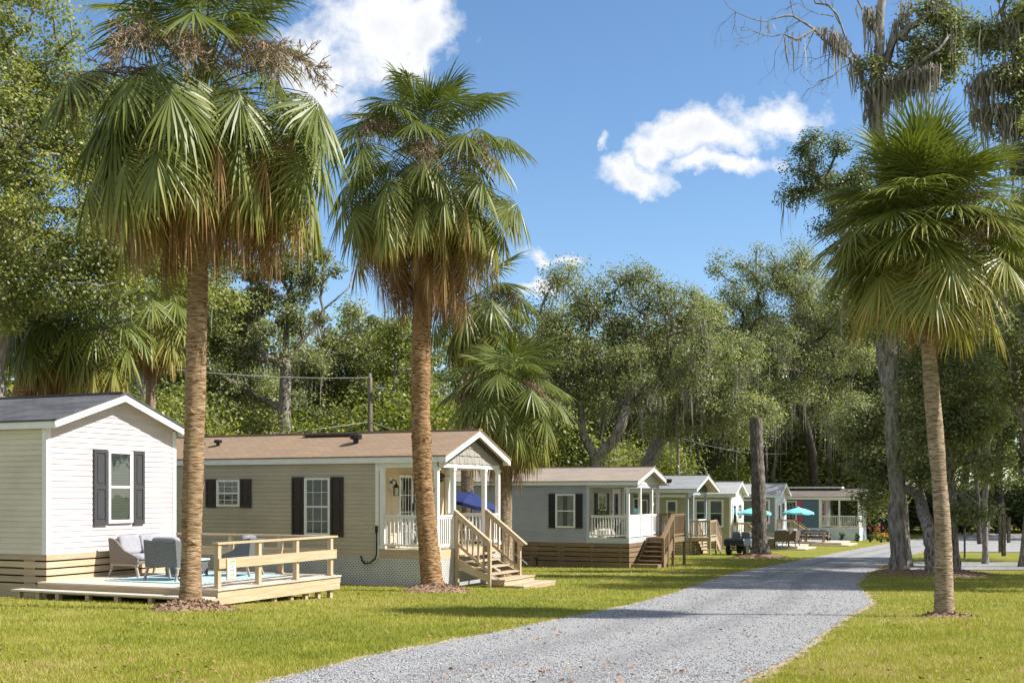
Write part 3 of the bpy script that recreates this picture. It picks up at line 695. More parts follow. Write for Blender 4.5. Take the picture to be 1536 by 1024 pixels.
# --- 5: sage home
O5 = (13.76, 73.0); z5_ = CAMZ - 3.42
H5, R5, s5 = home('sage green home with wide white trimmed double window and gable end colored as sunlit', O5, z5_, 3.4, 9.5, .66, 3.26, 3.42, 4.22, .35, .10, 'sage_siding', 'sage_sunlit_siding', M['roof5'], skirt='panel', skm=pm('beige_skirting', (.50, .43, .35), rough=.7), fd=.2)  # gable siding is the sage one with sunlight put into its colour
window(H5, (-2.3, 0, 1.3), X_, NY, 1.85, 1.75, 'half', double=True, trim=.10); window(H5, (-4.2, 0, 1.5), X_, NY, .75, 1.5, 'half', trim=.10)
window(H5, (0, 1.9, 1.75), Y_, X_, .95, 1.0, 'none', True, trim=.06)
mb = MB(); mb.box(.02, .07, .35, 1.3, .68, 2.8); dr = mb.build('front_door', M['white'], H5); mb = MB(); mb.box(.0705, .075, .5, 1.15, 1.4, 2.65); mb.build('pane', M['glass'], dr)

# --- 6: slate home
O6 = (19.35, 85.0); z6_ = CAMZ - 3.65
H6, R6, s6 = home('slate blue home with wide window and gable end colored as sunlit', O6, z6_, 3.7, 10.5, .82, 3.42, 3.60, 4.42, .40, .10, 'slate_siding', 'powder_sunlit_slate', M['roof5'], skirt='panel', skm=pm('tan_skirting', (.48, .42, .36), rough=.7), fd=.2)  # gable siding repeats the slate, lightened in colour to look sunlit
window(H6, (-2.5, 0, 1.43), X_, NY, 2.05, 1.8, 'half', double=True, trim=.10); window(H6, (0, 1.9, 1.9), Y_, X_, 1.1, 1.1, 'none', True, trim=.06)
window(H6, (-7.0, 0, 1.43), X_, NY, 1.1, 1.8, 'half', trim=.12)
mb = MB(); mb.box(.02, .07, .35, 1.3, .84, 3.0); dr = mb.build('front_door', M['white'], H6); mb = MB(); mb.box(.0705, .075, .5, 1.15, 1.5, 2.8); mb.build('pane', M['glass'], dr)

# --- 7: blue home with pink shutters
O7 = (28.44, 95.0); z7_ = CAMZ - 3.86
H7, R7, s7 = home('blue home with pink shutters and white railed porch at the end of the row', O7, z7_, 4.3, 12.5, 1.02, 3.44, 3.62, 4.30, .45, .12, 'blue_siding', 'white_siding', M['roof7'], porch=3.15, hf=1.06, skirt='lap', skm=M['powder_sunlit_slate'], recess='lap', recm=M['white_siding'], fd=.22)
window(H7, (-6.0, 0, 1.5), X_, NY, .95, 1.75, 'none', True, trim=.08); shutter(H7, M['pinkshut'], (-5.03, 0, 1.45), X_, NY, .42, 1.85)
for t in (.06, 1.5, 2.9, 4.24): post(H7, -.06, t, 1.062, 3.3, M['white'], .13, trim=False)
post(H7, -1.6, .06, 1.062, 3.3, M['white'], .13, trim=False); post(H7, -3.08, .06, 1.062, 3.3, M['white'], .13, trim=False); post(H7, -3.08, 4.24, 1.062, 3.3, M['white'], .13, trim=False)
railing(H7, (-3.0, .06), (-1.67, .06), 1.06, 1.0, M['white'], .14, .045); railing(H7, (-1.53, .06), (-.13, .06), 1.06, 1.0, M['white'], .14, .045); railing(H7, (-.06, .13), (-.06, 1.43), 1.06, 1.0, M['white'], .14, .045); railing(H7, (-.06, 2.97), (-.06, 4.17), 1.06, 1.0, M['white'], .14, .045)
shutter(H7, M['pinkshut'], (-3.15, .5, 1.3), Y_, X_, .45, 1.9); shutter(H7, M['pinkshut'], (-3.15, 1.9, 1.3), Y_, X_, .45, 1.9); window(H7, (-3.15, 1.0, 1.5), Y_, X_, .85, 1.6, 'none', trim=.07)
mb = MB()
for i in range(30): mb.box(-9.4 + i * .26, -9.4 + i * .26 + .25, 1.55, 2.75, 4.30 + (.0 if i % 2 else .012), 4.44)
mb.build('ridge_panel', M['white'], R7)
# ------------------------------------------------------------------ decks, stairs, furniture
def empty_at(name, label, cat, O, x, y, z, group=None, rz=0):
    p = HW(O, x, y, z); return thing(name, label, cat, p, ANG + rz, group)

def straight_stairs(root, top, tread_w, n, run, rise, m, tm, open_=True):
    """steps going along +x from x=0, z=top down; y from 0 to tread_w"""
    for i in range(n):
        x0 = i * run; z = top - rise * (i + 1)
        mb = MB(); mb.box(x0 + .003, x0 + run + .03, .04, tread_w - .04, z - .04, z); mb.build('tread', tm, root)
        if not open_: mb = MB(); mb.box(x0 + .004, x0 + .024, .04, tread_w - .04, z + .002, z + rise - .041); mb.build('riser', m, root)
    for y in (0.0, tread_w - .038, tread_w / 2 - .02):
        mb = MB(); L = n * run; a = math.atan2(rise, run)
        prof = [(0, top - rise - .042), (0, top - rise * 1.0 - .34), (L - .02, top - rise * (n + 1) - .05), (L, top - rise * n - .042 - .02)]
        mb.prism([(p[0], p[1]) for p in prof], 'y', y, y + .038) if y in (0.0, tread_w - .038) else mb.prism(prof, 'y', y, y + .038)
        mb.build('stringer', m, root)
def sloped_rail(root, x0, z0, x1, z1, y, h, m, mx, base0, base1, gap=.14, ext=.12):
    """two posts, sloping hand rail and balusters in the x-z plane at y"""
    for x, zb, zt in ((x0, base0, z0), (x1, base1, z1)):
        mb = MB(); mb.box(x - .045, x + .045, y - .045, y + .045, zb, zt - .03); mb.build('post', m, root)
    s = (z1 - z0) / (x1 - x0); mb = MB(); up = Vector((-s, 0, 1)).normalized()
    mb.beam((x0 - .06, y, z0 - s * .06), (x1 + ext, y, z1 + s * ext), .14, .036, up=up)
    mb.beam((x0, y - .055, z0 - .075), (x1 + ext * .7, y - .055, z1 + s * ext * .7 - .075), .03, .10, up=up)
    mb.beam((x0, y, z0 - h + .13), (x1, y, z1 - h + .13), .035, .08, up=up)
    hr = mb.build('handrail', mx, root)
    mb = MB(); k = max(2, int((x1 - x0) / gap))
    for i in range(1, k):
        x = x0 + (x1 - x0) * i / k; z = z0 + s * (x - x0); mb.box(x - .018, x + .018, y - .085 + .03, y - .02 + .03, z - h + .10, z - .05)
    mb.build('baluster_row', m, hr)

# stairs of the tan home
st = empty_at('wooden_stairs', 'weathered wood stairs with two wide bottom platforms leading up to the tan home porch', 'stairs', O2, .02, .95, z2_)
gz_ = -.12
ri = .172
straight_stairs(st, .99, 2.02, 4, .255, .165, M['grayx'], M['grayy'])
sloped_rail(st, .06, 1.98, 1.03, 1.22, .03, .98, M['grayz'], M['grayx'], gz_, gz_, .15, .02); sloped_rail(st, .06, 1.98, 1.03, 1.22, 1.99, .98, M['grayz'], M['grayx'], .0, gz_, .15, .22)
mb = MB(); mb.box(.98, 1.42, .13, 2.12, -.05, .15); mb.build('platform', M['grayy'], st); mb = MB(); mb.box(.96, 1.45, .10, 2.15, .151, .19); mb.build('platform_top', M['grayy'], st)
mb = MB(); mb.box(.98, 1.97, .16, 2.36, -.16, .00); mb.build('platform', M['grayy'], st); mb = MB()
for i in range(7): mb.box(.955 + i * .148, .955 + i * .148 + .14, .13, 2.39, .001, .036)
mb.build('platform_top', M['grayy'], st)
mb = MB(); mb.tube([(.12, .085, .98 + .1), (.9, .085, .40), (1.35, .085, .16)], .016, 6); mb.tube([(.9, 1.93, .80), (1.15, 1.93, .62), (1.30, 1.93, .5)], .014, 6); mb.build('grab_rail', M['metal'], st)

# deck of the pink home
dz = CAMZ - 1.714
dk = empty_at('wooden_deck', 'fresh pine deck with railing and long front step beside the pink home', 'deck', O1, 0.03, -.23, dz)
L_, W_ = 4.33, 4.02
mb = MB(); k = 29
for i in range(k): y = i * (W_ + .03) / k; mb.box(.0, L_ + .03, y - .03, y - .03 + W_ / k - .004, -.030 + rnd.uniform(-.002, .002), .0 + rnd.uniform(-.002, .002))
mb.build('deck_boards', M['deckx'], dk)
mb = MB(); mb.box(0, L_ - .041, .0, .038, -.155, -.034); mb.box(0, L_, W_ - .04, W_, -.155, -.034); mb.build('rim_board', M['pinex'], dk)
mb = MB(); mb.box(L_ - .04, L_, -.0, W_ - .041, -.155, -.034); mb.box(L_ - .02, L_ + .018, -.20, W_ - .05, -.285, -.159); mb.build('rim_board', M['piney'], dk)
mb = MB()
for i in range(2): mb.box(-.34, L_ + .01, -.36 + i * .145, -.36 + i * .145 + .138, -.165, -.130)
mb.build('step_tread', M['deckx'], dk); mb = MB(); mb.box(-.28, L_ - .03, -.21, -.175, -.20, -.167); mb.build('step_riser', M['pinex'], dk)
for x in (-.25, .25, .75, 1.5, 2.2, 3.0): mb = MB(); mb.box(x, x + .09, -.31, -.22, -.50, -.166); mb.build('foot', M['pinez'], dk)
for y in (.15, .75, 1.2, 1.75, 2.3, 2.8, 3.25, 3.7): mb = MB(); mb.box(L_ - .13, L_ - .045, y, y + .09, -.72, -.18); mb.build('foot', M['pinez'], dk)
for x in (.5, 1.6, 2.6, 3.5): mb = MB(); mb.box(x, x + .09, W_ - .14, W_ - .045, -.65, -.18); mb.build('foot', M['pinez'], dk)
def dpost(x, y): mb = MB(); mb.box(x - .045, x + .045, y - .045, y + .045, .003, .795); mb.box(x - .075, x + .075, y - .07, y + .07, .002, .022); mb.build('railing_post', M['pinez'], dk)
for y in (.12, 1.32, 2.55, 3.78): dpost(L_ - .10, y)
for x in (.35, 1.6, 2.9): dpost(x, 3.88)
mb = MB(); mb.box(L_ - .17, L_ - .03, .04, 3.97, .796, .832); mb.box(L_ - .054, L_ - .016, .06, 3.86, .36, .545); mb.build('side_rail', M['piney'], dk)
mb = MB(); mb.box(.1, L_ - .171, 3.815, 3.955, .796, .832); mb.box(.1, L_ - .056, 3.926, 3.964, .36, .545); mb.build('back_rail', M['pinex'], dk)
# sign on the first post
sg = empty_at('deck_sign', 'small white paper sign with a green band and an arrow on the deck railing', 'sign', O1, L_ + .03 - .012, .04, dz + .14)
mb = MB(); mb.box(0, .018, -.02, .25, 0, .39); mb.build('backing_board', M['pinez'], sg); mb = MB(); mb.box(.0185, .024, .015, .215, .03, .365); mb.build('sign_sheet', M['white'], sg)
mg = pm('sign_green', (.13, .27, .05), big=0); md = pm('sign_ink', (.05, .08, .04), big=0)
mb = MB(); mb.box(.0245, .026, .03, .20, .325, .35); mb.box(.0245, .026, .03, .20, .285, .300); mb.box(.0245, .026, .03, .035, .3005, .3245); mb.build('green_band', mg, sg)
def text3(s, loc, size, m, parent, rot=(math.pi / 2, 0, math.pi / 2), ext=.001, name='lettering'):
    cu = bpy.data.curves.new(name, 'FONT'); cu.body = s; cu.size = size; cu.extrude = ext; cu.align_x = 'CENTER'
    o = bpy.data.objects.new('tmp_' + name, cu); C.objects.link(o); bpy.context.view_layer.update()
    me = bpy.data.meshes.new_from_object(o.evaluated_get(bpy.context.evaluated_depsgraph_get())); C.objects.unlink(o); bpy.data.objects.remove(o)
    me.materials.clear(); me.materials.append(m); q = bpy.data.objects.new(name, me); link(q, parent); q.location = loc; q.rotation_euler = rot; return q
text3('GUEST', (.026, .115, .232), .042, md, sg); text3('PARKING', (.026, .115, .165), .036, md, sg)
mb = MB(); mb.box(.0245, .026, .05, .15, .088, .104); mb.prism([(.145, .07), (.19, .096), (.145, .122)], 'x', .0245, .0262); mb.build('arrow', mg, sg)
# rug
mr, nt, b, out = newmat('rug'); v = coords(nt, (1, 1, 1)); n1 = noise(nt, v, 3.5, 3); vo = nt.nodes.new('ShaderNodeTexVoronoi'); vo.inputs['Scale'].default_value = 2.6; nt.links.new(v, vo.inputs['Vector'])
w_ = nt.nodes.new('ShaderNodeTexWave'); w_.wave_type = 'RINGS'; w_.inputs['Scale'].default_value = 2.2; w_.inputs['Distortion'].default_value = 3; nt.links.new(v, w_.inputs[0])
f = math_(nt, 'ADD', math_(nt, 'MULTIPLY', w_.outputs['Fac'], .6), math_(nt, 'MULTIPLY', n1, .4))
nt.links.new(ramp(nt, f, [(.34, (.10, .40, .50)), (.5, (.34, .60, .66)), (.62, (.62, .70, .70))]), b.inputs['Base Color']); b.inputs['Roughness'].default_value = .95
def rug(O, x, y, z, w, h, label):
    mb = MB(); mb.box(0, w, 0, h, 0.003, .014); o = mb.build('outdoor_rug', mr); o.location = HW(O, x, y, z); o.rotation_euler = (0, 0, ANG); return tag(o, label, 'rug')
rug(O1, 1.0, .5, dz, 2.25, 2.75, 'turquoise patterned outdoor rug under the gray seats on the pine deck')

def seat(label, O, x, y, z, rz, w=.74, d=.70, group=None, shell='wickergray', cush='cushion', n=1, leg='legtan', cat='armchair', name='wicker_armchair'):
    """woven seat facing local +x; back at x=0"""
    t = thing(name, label, cat, HW(O, x, y, z), ANG + rz, group)
    mb = MB(); ap = [(0.0, .27), (d, .29), (d + .01, .40), (d - .12, .46), (d * .5, .55), (.16, .74), (.02, .80), (-.05, .80)]
    for y0 in (-w / 2, w / 2 - .05): mb.prism(ap, 'y', y0, y0 + .05)
    mb.prism([(0.0, .27), (.05, .27), (.015, .78), (-.045, .78)], 'y', -w / 2 + .051, w / 2 - .051); mb.box(.055, d - .01, -w / 2 + .051, w / 2 - .051, .27, .34)
    mb.build('woven_shell', M[shell], t)
    lm = M[leg]
    for sy in (-1, 1):
        for x0, x1 in ((.06, -.03), (d - .07, d + .03)):
            mb = MB(); mb.beam((x0, sy * (w / 2 - .03), .27), (x1, sy * (w / 2 - .01), 0.002), .042, .042, up=(1, 0, 0)); mb.build('leg', lm, t)
        mb = MB(); mb.beam((-.01, sy * (w / 2 - .03), .255), (d, sy * (w / 2 - .03), .255), .045, .04); mb.build('leg_rail', lm, t)
    cw = (w - .12) / n
    for i in range(n):
        y0 = -w / 2 + .06 + i * cw
        mb = MB(); mb.pillow(.10, d, y0 + .005, y0 + cw - .005, .335, .47, e=.4); mb.build('seat_cushion', M[cush], t, True)
        mb = MB(); mb.pillow(-.075, .075, y0 + .01, y0 + cw - .01, -.21, .20, e=.38); cb = mb.build('back_cushion', M[cush], t, True); cb.location = (.17, 0, .66); cb.rotation_euler = (0, -.22, 0)
    return t
seat('two seat gray wicker loveseat with pale cushions against the pink home wall', O1, .32, 2.05, dz, 0, 1.34, .72, shell='wickertan', n=2, cat='loveseat', name='wicker_loveseat')
seat('gray wicker armchair seen from behind, partly hidden by the nearest palm trunk', O1, 2.12, .85, dz + .012, math.pi / 2, .80, .68, cush='cushion')
seat('gray wicker armchair in profile behind the deck railing', O1, 2.95, 2.75, dz, math.pi + .25, .74, .70, cush='darkcushion')
ct = empty_at('coffee_table', 'low gray wicker table with a pale top between the deck seats', 'table', O1, 1.75, 2.05, dz + .012); mb = MB(); mb.box(-.3, .3, -.3, .3, .05, .33); mb.build('woven_base', M['wickergray'], ct); mb = MB(); mb.box(-.33, .33, -.33, .33, .331, .36); mb.build('table_top', M['white'], ct)
for sx in (-1, 1):
    for sy in (-1, 1): mb = MB(); mb.box(sx * .28 - .02, sx * .28 + .02, sy * .28 - .02, sy * .28 + .02, .0, .049); mb.build('leg', M['legtan'], ct)

def metal_chair(label, O, x, y, z, rz, m, group=None, cat='patio chair'):
    t = thing('patio_chair', label, cat, HW(O, x, y, z), ANG + rz, group)
    mb = MB(); mb.tube([(-.2, -.22, .0), (-.2, -.22, .45), (-.27, -.22, .85), (-.27, .22, .85), (-.2, .22, .45), (-.2, .22, 0)], .013, 6)
    for i in range(5): yy = -.15 + i * .075; mb.tube([(-.2, yy, .46), (-.265, yy, .85)], .007, 5)
    mb.build('back_frame', m, t)
    mb = MB(); mb.box(-.2, .24, -.22, .22, .43, .455); mb.build('seat', m, t)
    for sy in (-.22, .22): mb = MB(); mb.tube([(.24, sy, 0), (.24, sy, .62), (.1, sy, .66), (-.22, sy, .66)], .013, 6); mb.build('arm_and_leg', m, t)
    return t
mw = pm('white_wrought_iron', (.55, .55, .53), rough=.5, big=0)
metal_chair('pale metal chair behind the tan home porch railing near its lantern', O2, -1.25, .75, z2_ + .992, math.pi / 2, mw)
metal_chair('pale metal chair at the far side of the tan home porch', O2, -.9, 3.2, z2_ + .992, -math.pi / 2, mw)
pt = empty_at('patio_table', 'small round metal table on the tan home porch', 'table', O2, -.95, 2.1, z2_ + .992); mb = MB(); mb.lathe([(.36, .70), (.36, .72)], 20); mb.build('table_top', mw, pt); mb = MB(); mb.tube([(0, 0, .70), (0, 0, .02)], .025, 8); mb.lathe([(.22, 0), (.2, .02)], 14); mb.build('pedestal', mw, pt)

# gray home porch: landing and stairs, plant, chairs
LD = lambda nm, lab, O, x, y, z: empty_at(nm, lab, 'stairs', O, x, y, z)
st = LD('wooden_stairs', 'brown wood stairs with a railed landing at the gray home porch', O3, .05, 2.2, z3_)
mb = MB(); mb.box(0, 1.15, 0, 1.75, 1.06, 1.10); mb.build('landing', M['brownx'], st); mb = MB(); mb.box(0, 1.15, 0, .04, .9, 1.059); mb.box(0, 1.15, 1.71, 1.75, .9, 1.059); mb.box(1.11, 1.15, .041, 1.709, .9, 1.059); mb.build('rim_board', M['brownx'], st)
gb = g(*HW(O3, 1.0, 1.0, 0)[:2]) - z3_
for x, y in ((1.1, .05), (1.1, 1.70), (.06, 1.70)): mb = MB(); mb.box(x - .05, x + .05, y - .05, y + .05, gb - .1, 2.06); mb.build('post', M['brownz'], st)
railing(st, (.1, 1.70), (1.05, 1.70), 1.10, .98, M['brownz'], .125, .035, name='landing_railing'); railing(st, (1.1, .1), (1.1, 1.65), 1.10, .98, M['brownz'], .125, .035, name='landing_railing')
for i in range(5):
    y0 = -.27 * (i + 1); z = 1.10 - .178 * (i + 1)
    mb = MB(); mb.box(.05, 1.08, y0 - .02, y0 + .265, z - .04, z); mb.build('tread', M['brownx'], st)
    mb = MB(); mb.box(.06, 1.07, y0 + .22, y0 + .24, z - .14, z - .042); mb.build('riser', M['brownx'], st)
mb = MB(); mb.box(-.25, 1.08, -1.98, -1.50, gb - .06, .10); mb.build('platform', M['brownx'], st)
for x in (.02, 1.07): mb = MB(); mb.prism([(0, 1.06), (-1.38, .19), (-1.38, -.1), (-1.1, -.1), (0, .62)], 'x', x, x + .04); mb.build('stringer', M['browny'], st)
mb = MB(); mb.box(1.05, 1.15, -1.38, -1.28, gb - .1, 1.18); mb.build('post', M['brownz'], st); mb = MB(); mb.box(1.05, 1.15, -.75, -.65, gb - .1, 1.55); mb.build('post', M['brownz'], st)
mb = MB(); mb.beam((1.1, .1, 2.08), (1.1, -1.5, 1.12), .13, .04); mb.beam((1.13, .1, 1.98), (1.13, -1.4, 1.06), .03, .12); mb.build('handrail', M['browny'], st)
mb = MB()
for i in range(9): yy = -.1 - i * .14; z = 2.0 + yy * .6; mb.box(1.085, 1.12, yy - .018, yy + .018, z - .75, z); 
mb.build('baluster_row', M['brownz'], st)
def pot_plant(label, O, x, y, z, leaf, h=.6, pot=(.35, .20, .12)):
    t = empty_at('potted_plant', label, 'plant', O, x, y, z); mb = MB(); mb.lathe([(.11, 0), (.16, .26), (.17, .28), (.14, .27)], 14); mb.build('pot', pm('pot', pot), t)
    r = np.random.default_rng(5); Pn = r.normal(0, 1, (160, 3)) * np.array([.16, .16, h * .28]) + np.array([0, 0, .3 + h * .5]); V, Q = leafquads(Pn, .12, r, .4); npmesh('foliage', V, Q, M[leaf], t); return t
def leafquads(Pn, size, rng, upb=0.5, jit=0.35, aspect=0.34, out=None):
    n = len(Pn); nn = rng.normal(0, 1, (n, 3)); nn /= np.linalg.norm(nn, axis=1, keepdims=True); nn[:, 2] = np.abs(nn[:, 2]) * .6 + upb
    if out is not None: nn = nn + out * .6
    nn /= np.linalg.norm(nn, axis=1, keepdims=True)
    t = rng.normal(0, 1, (n, 3)); t -= nn * np.sum(t * nn, axis=1, keepdims=True); t /= np.linalg.norm(t, axis=1, keepdims=True)
    b = np.cross(nn, t); s = size * (1 + jit * rng.uniform(-1, 1, (n, 1)))
    V = np.stack([Pn - t * s * .5, Pn + b * s * aspect + t * s * .05 - nn * s * .05, Pn + t * s * .5 + nn * s * .08, Pn - b * s * aspect + t * s * .05 - nn * s * .05], 1).reshape(-1, 3)
    return V, np.arange(4 * n).reshape(-1, 4)
pot_plant('leafy lime green potted plant behind the gray home porch railing', O3, -1.25, .45, z3_ + 1.135, 'limeleaf', 1.0, (.5, .48, .44))
metal_chair('dark chair at the table on the gray home porch', O3, -.95, .9, z3_ + 1.135, 0, M['black'])
pt = empty_at('patio_table', 'dark square table on the gray home porch', 'table', O3, -.55, 1.0, z3_ + 1.135); mb = MB(); mb.box(-.3, .3, -.3, .3, .66, .70); mb.build('table_top', M['brownx'], pt)
for sx in (-.26, .26):
    for sy in (-.26, .26): mb = MB(); mb.box(sx - .02, sx + .02, sy - .02, sy + .02, 0, .659); mb.build('leg', M['black'], pt)

# landings and stairs of the next three homes
def side_landing(label, O, zb, floor, x1, y0, y1, mat, n, along, hrail=.95):
    st = LD('wooden_stairs', label, O, .03, y0, zb); W = y1 - y0; c = HW(O, x1, y0, 0); gb = g(c[0], c[1]) - zb
    mx, my, mz = (M[mat + k] for k in 'xyz')
    mb = MB(); mb.box(0, x1, 0, W, floor - .05, floor); mb.build('landing', mx, st); mb = MB(); mb.box(0, x1, 0, .04, floor - .2, floor - .051); mb.box(x1 - .04, x1, .041, W, floor - .2, floor - .051); mb.build('rim_board', mx, st)
    for x, y in ((.05, .05), (x1 - .05, .05), (x1 - .05, W - .05), (.05, W - .05)): mb = MB(); mb.box(x - .045, x + .045, y - .045, y + .045, gb - .15, floor + hrail); mb.build('post', mz, st)
    railing(st, (.1, .05), (x1 - .1, .05), floor, hrail, mz, .13, .036, name='landing_railing')
    run, rise = .27, (floor - gb) / (n + 1)
    if along == 'b': railing(st, (x1 - .05, .1), (x1 - .05, W - .1), floor, hrail, mz, .13, .036, name='landing_railing')
    for i in range(n):
        z = floor - rise * (i + 1); mb = MB()
        if along == 'a': mb.box(x1 + i * run, x1 + (i + 1) * run + .02, .05, W - .05, z - .04, z)
        else: mb.box(.05, x1 - .05, W + i * run, W + (i + 1) * run + .02, z - .04, z)
        mb.build('tread', mx, st)
    e = n * run
    sides = ((.05, W - .05) if along == 'a' else (.05, x1 - .05))
    for q in sides:
        a0 = (x1 - .05, q, floor + hrail) if along == 'a' else (q, W - .05, floor + hrail); a1 = (x1 + e, q, gb + hrail + .05) if along == 'a' else (q, W + e, gb + hrail + .05)
        mb = MB(); mb.beam(a0, a1, .14, .04); mb.beam(Vector(a0) + Vector((0, 0, -.09)), Vector(a1) + Vector((0, 0, -.09)), .04, .09); mb.beam(Vector(a0) + Vector((0, 0, -.78)), Vector(a1) + Vector((0, 0, -.78)), .04, .08); hr = mb.build('handrail', mx, st)
        mb = MB(); x, y = a1[0], a1[1]; mb.box(x - .045, x + .045, y - .045, y + .045, gb - .15, a1[2]); mb.build('post', mz, st)
        mb = MB()
        for i in range(1, 9): p = Vector(a0).lerp(Vector(a1), i / 9.0); mb.box(p.x - .02, p.x + .02, p.y - .02, p.y + .02, p.z - .8, p.z - .03)
        mb.build('baluster_row', mz, hr)
        mb = MB(); mb.beam((a0[0], a0[1] + .05, floor - .12), (a1[0], a1[1] + .05, gb + .05), .04, .24); mb.build('stringer', mx, st)
    return st
side_landing('gray weathered wood landing and stairs at the green gabled home', O4, z4_, .92, 1.15, .25, 1.6, 'gray', 4, 'b')
side_landing('tan wood landing with a sloping handrail behind the utility cart', O5, z5_, .66, .95, .1, 1.5, 'pine', 3, 'a')
side_landing('tan wood landing with a sloping handrail behind the two brown wicker armchairs', O6, z6_, .82, 1.05, .1, 1.6, 'pine', 4, 'a')

def low_deck(label, c0, w, d, steps=True):
    """low platform; c0 = front right corner at ground level"""
    t = thing('wooden_deck', label, 'deck', c0, ANG); h = .22
    mb = MB(); k = int(d / .145)
    for i in range(k): mb.box(-w, .02, i * .145 - .01, i * .145 + .13, h - .03, h)
    mb.build('deck_boards', M['deckx'], t); mb = MB(); mb.box(-w, 0, .0, .04, -.12, h - .034); mb.box(-.04, 0, .041, d, -.12, h - .034); mb.build('rim_board', M['pinex'], t)
    mb = MB(); mb.box(-w, .55, -.32, -.02, .03, .075); mb.box(.03, .55, -.019, d - .3, .03, .075); mb.build('step_tread', M['deckx'], t); mb = MB(); mb.box(-w, .52, -.30, -.26, -.12, .029); mb.box(.48, .52, -.25, d - .35, -.12, .029); mb.build('step_riser', M['pinex'], t)
    return t, c0.z + h
pA = G(1196, 824.5); dA, zA = low_deck('low wooden deck with a wide step carrying the brown wicker armchairs', pA, 4.6, 3.8)
pB = G(1262, 818.5); dB, zB = low_deck('low wooden deck below the blue home, with the outdoor sofa', pB, 4.6, 4.2)
OA = (pA.x, pA.y); OB = (pB.x, pB.y)
rug(OA, -3.9, .6, zA, 2.9, 2.6, 'pale blue outdoor rug on the low deck under the brown wicker armchairs')
def umbrella(label, p, R, H, m, cat='umbrella', tilt=0, rz=0, pole='black'):
    t = thing('patio_umbrella', label, cat, p, rz)
    mb = MB(); mb.tube([(0, 0, 0), (0, 0, H - .02)], .022, 8); mb.build('pole', M[pole], t); mb = MB(); mb.lathe([(.24, 0), (.24, .05), (.06, .09), (.05, .25)], 16); mb.build('base', M[pole], t)
    n = 8; v = [(0, 0, 0)]; fs = []
    rings = [(.12, -.012), (.35, -.06), (.7, -.17), (1.0, -.30)]
    for r_, z in rings:
        for k in range(n * 2):
            a = math.pi * k / n; rr = R * r_ * (1.0 if k % 2 == 0 else .955); v.append((rr * math.cos(a), rr * math.sin(a), R * z * 1.0 - (0 if k % 2 == 0 else -.0) - (.03 * r_ if k % 2 else 0)))
    N2 = n * 2
    for k in range(N2): fs.append((0, 1 + k, 1 + (k + 1) % N2))
    for i in range(len(rings) - 1):
        for k in range(N2): fs.append((1 + i * N2 + k, 1 + (i + 1) * N2 + k, 1 + (i + 1) * N2 + (k + 1) % N2, 1 + i * N2 + (k + 1) % N2))
    last = 1 + (len(rings) - 1) * N2; nv = len(v)
    for k in range(N2): x, y, z = v[last + k]; v.append((x * 1.005, y * 1.005, z - .11 - (.03 if k % 2 else 0)))
    for k in range(N2): fs.append((last + k, nv + k, nv + (k + 1) % N2, last + (k + 1) % N2))
    mb = MB(); mb.add(v, fs); c = mb.build('canopy', M[m], t); c.location = (0, 0, H); c.rotation_euler = (0, tilt, 0)
    mb = MB(); mb.lathe([(R * .16, -.02), (R * .05, .05), (.02, .07), (.015, .12)], 12); mb.build('vent_cap', M[m], c)
    mb = MB()
    for k in range(n): a = 2 * math.pi * k / n; mb.tube([(0, 0, -.03), (R * .97 * math.cos(a), R * .97 * math.sin(a), -R * .30 - .02)], .009, 5)
    mb.build('rib', M[pole], c); return t
q = HW(OA, -3.05, 1.9, zA); umbrella('turquoise umbrella partly behind the bare trunk, nearer of the two turquoise ones', q, 1.08, P(1157, 761, q.y).z - q.z, 'teal')
q = HW(OB, -3.2, 1.6, zB); umbrella('turquoise umbrella in front of the blue home wall, standing over the outdoor sofa', q, 1.12, P(1211, 761, q.y).z - q.z, 'teal')
gA = 'brown wicker armchairs on the low deck'
def rel2(px, Y, O): return rel(px, Y, O)
xa, ya = rel(1173, 69.0, OA); xb, yb = rel(1196, 70.8, OA)
seat('brown wicker armchair with high back turned away, left of the pair on the low deck', OA, xa, ya, zA + .014, math.pi / 2 + .25, .86, .82, gA, 'wickerbrown', 'cushion', leg='black').scale = (1, 1, 1.25)
seat('dark brown wicker armchair with pale cushion, right of the pair on the low deck', OA, xb, yb, zA + .014, math.pi - .1, .84, .80, gA, 'wickerbrown', 'cushion', leg='black').scale = (1, 1, 1.2)
xo, yo = rel(1155, 71.2, OA); t = empty_at('ottoman', 'low brown wicker ottoman with gray cushion left of the armchairs', 'ottoman', OA, xo, yo, zA + .014); mb = MB(); mb.box(-.4, .4, -.35, .35, .0, .36); mb.build('woven_base', M['wickertan'], t); mb = MB(); mb.pillow(-.4, .4, -.35, .35, .362, .50); mb.build('seat_cushion', M['cushion'], t, True)
xo, yo = rel(1229, pB.y + 2.2, OB); seat('brown outdoor sofa with gray cushions on the deck below the blue home', OB, xo - .3, yo + .2, zB, -math.pi / 2, 2.0, .85, None, 'wickerbrown', 'darkcushion', 3, 'black', 'sofa', 'outdoor_sofa')
xo, yo = rel(1222, pB.y + 1.2, OB); t = empty_at('patio_table', 'brown slatted table in front of the outdoor sofa', 'table', OB, xo, yo, zB); mb = MB()
for i in range(6): mb.box(-.7, .7, -.38 + i * .13, -.38 + i * .13 + .11, .62, .66)
mb.build('table_top', M['brownx'], t)
for sx in (-.6, .6):
    for sy in (-.3, .3): mb = MB(); mb.box(sx - .04, sx + .04, sy - .04, sy + .04, 0, .619); mb.build('leg', M['brownz'], t)
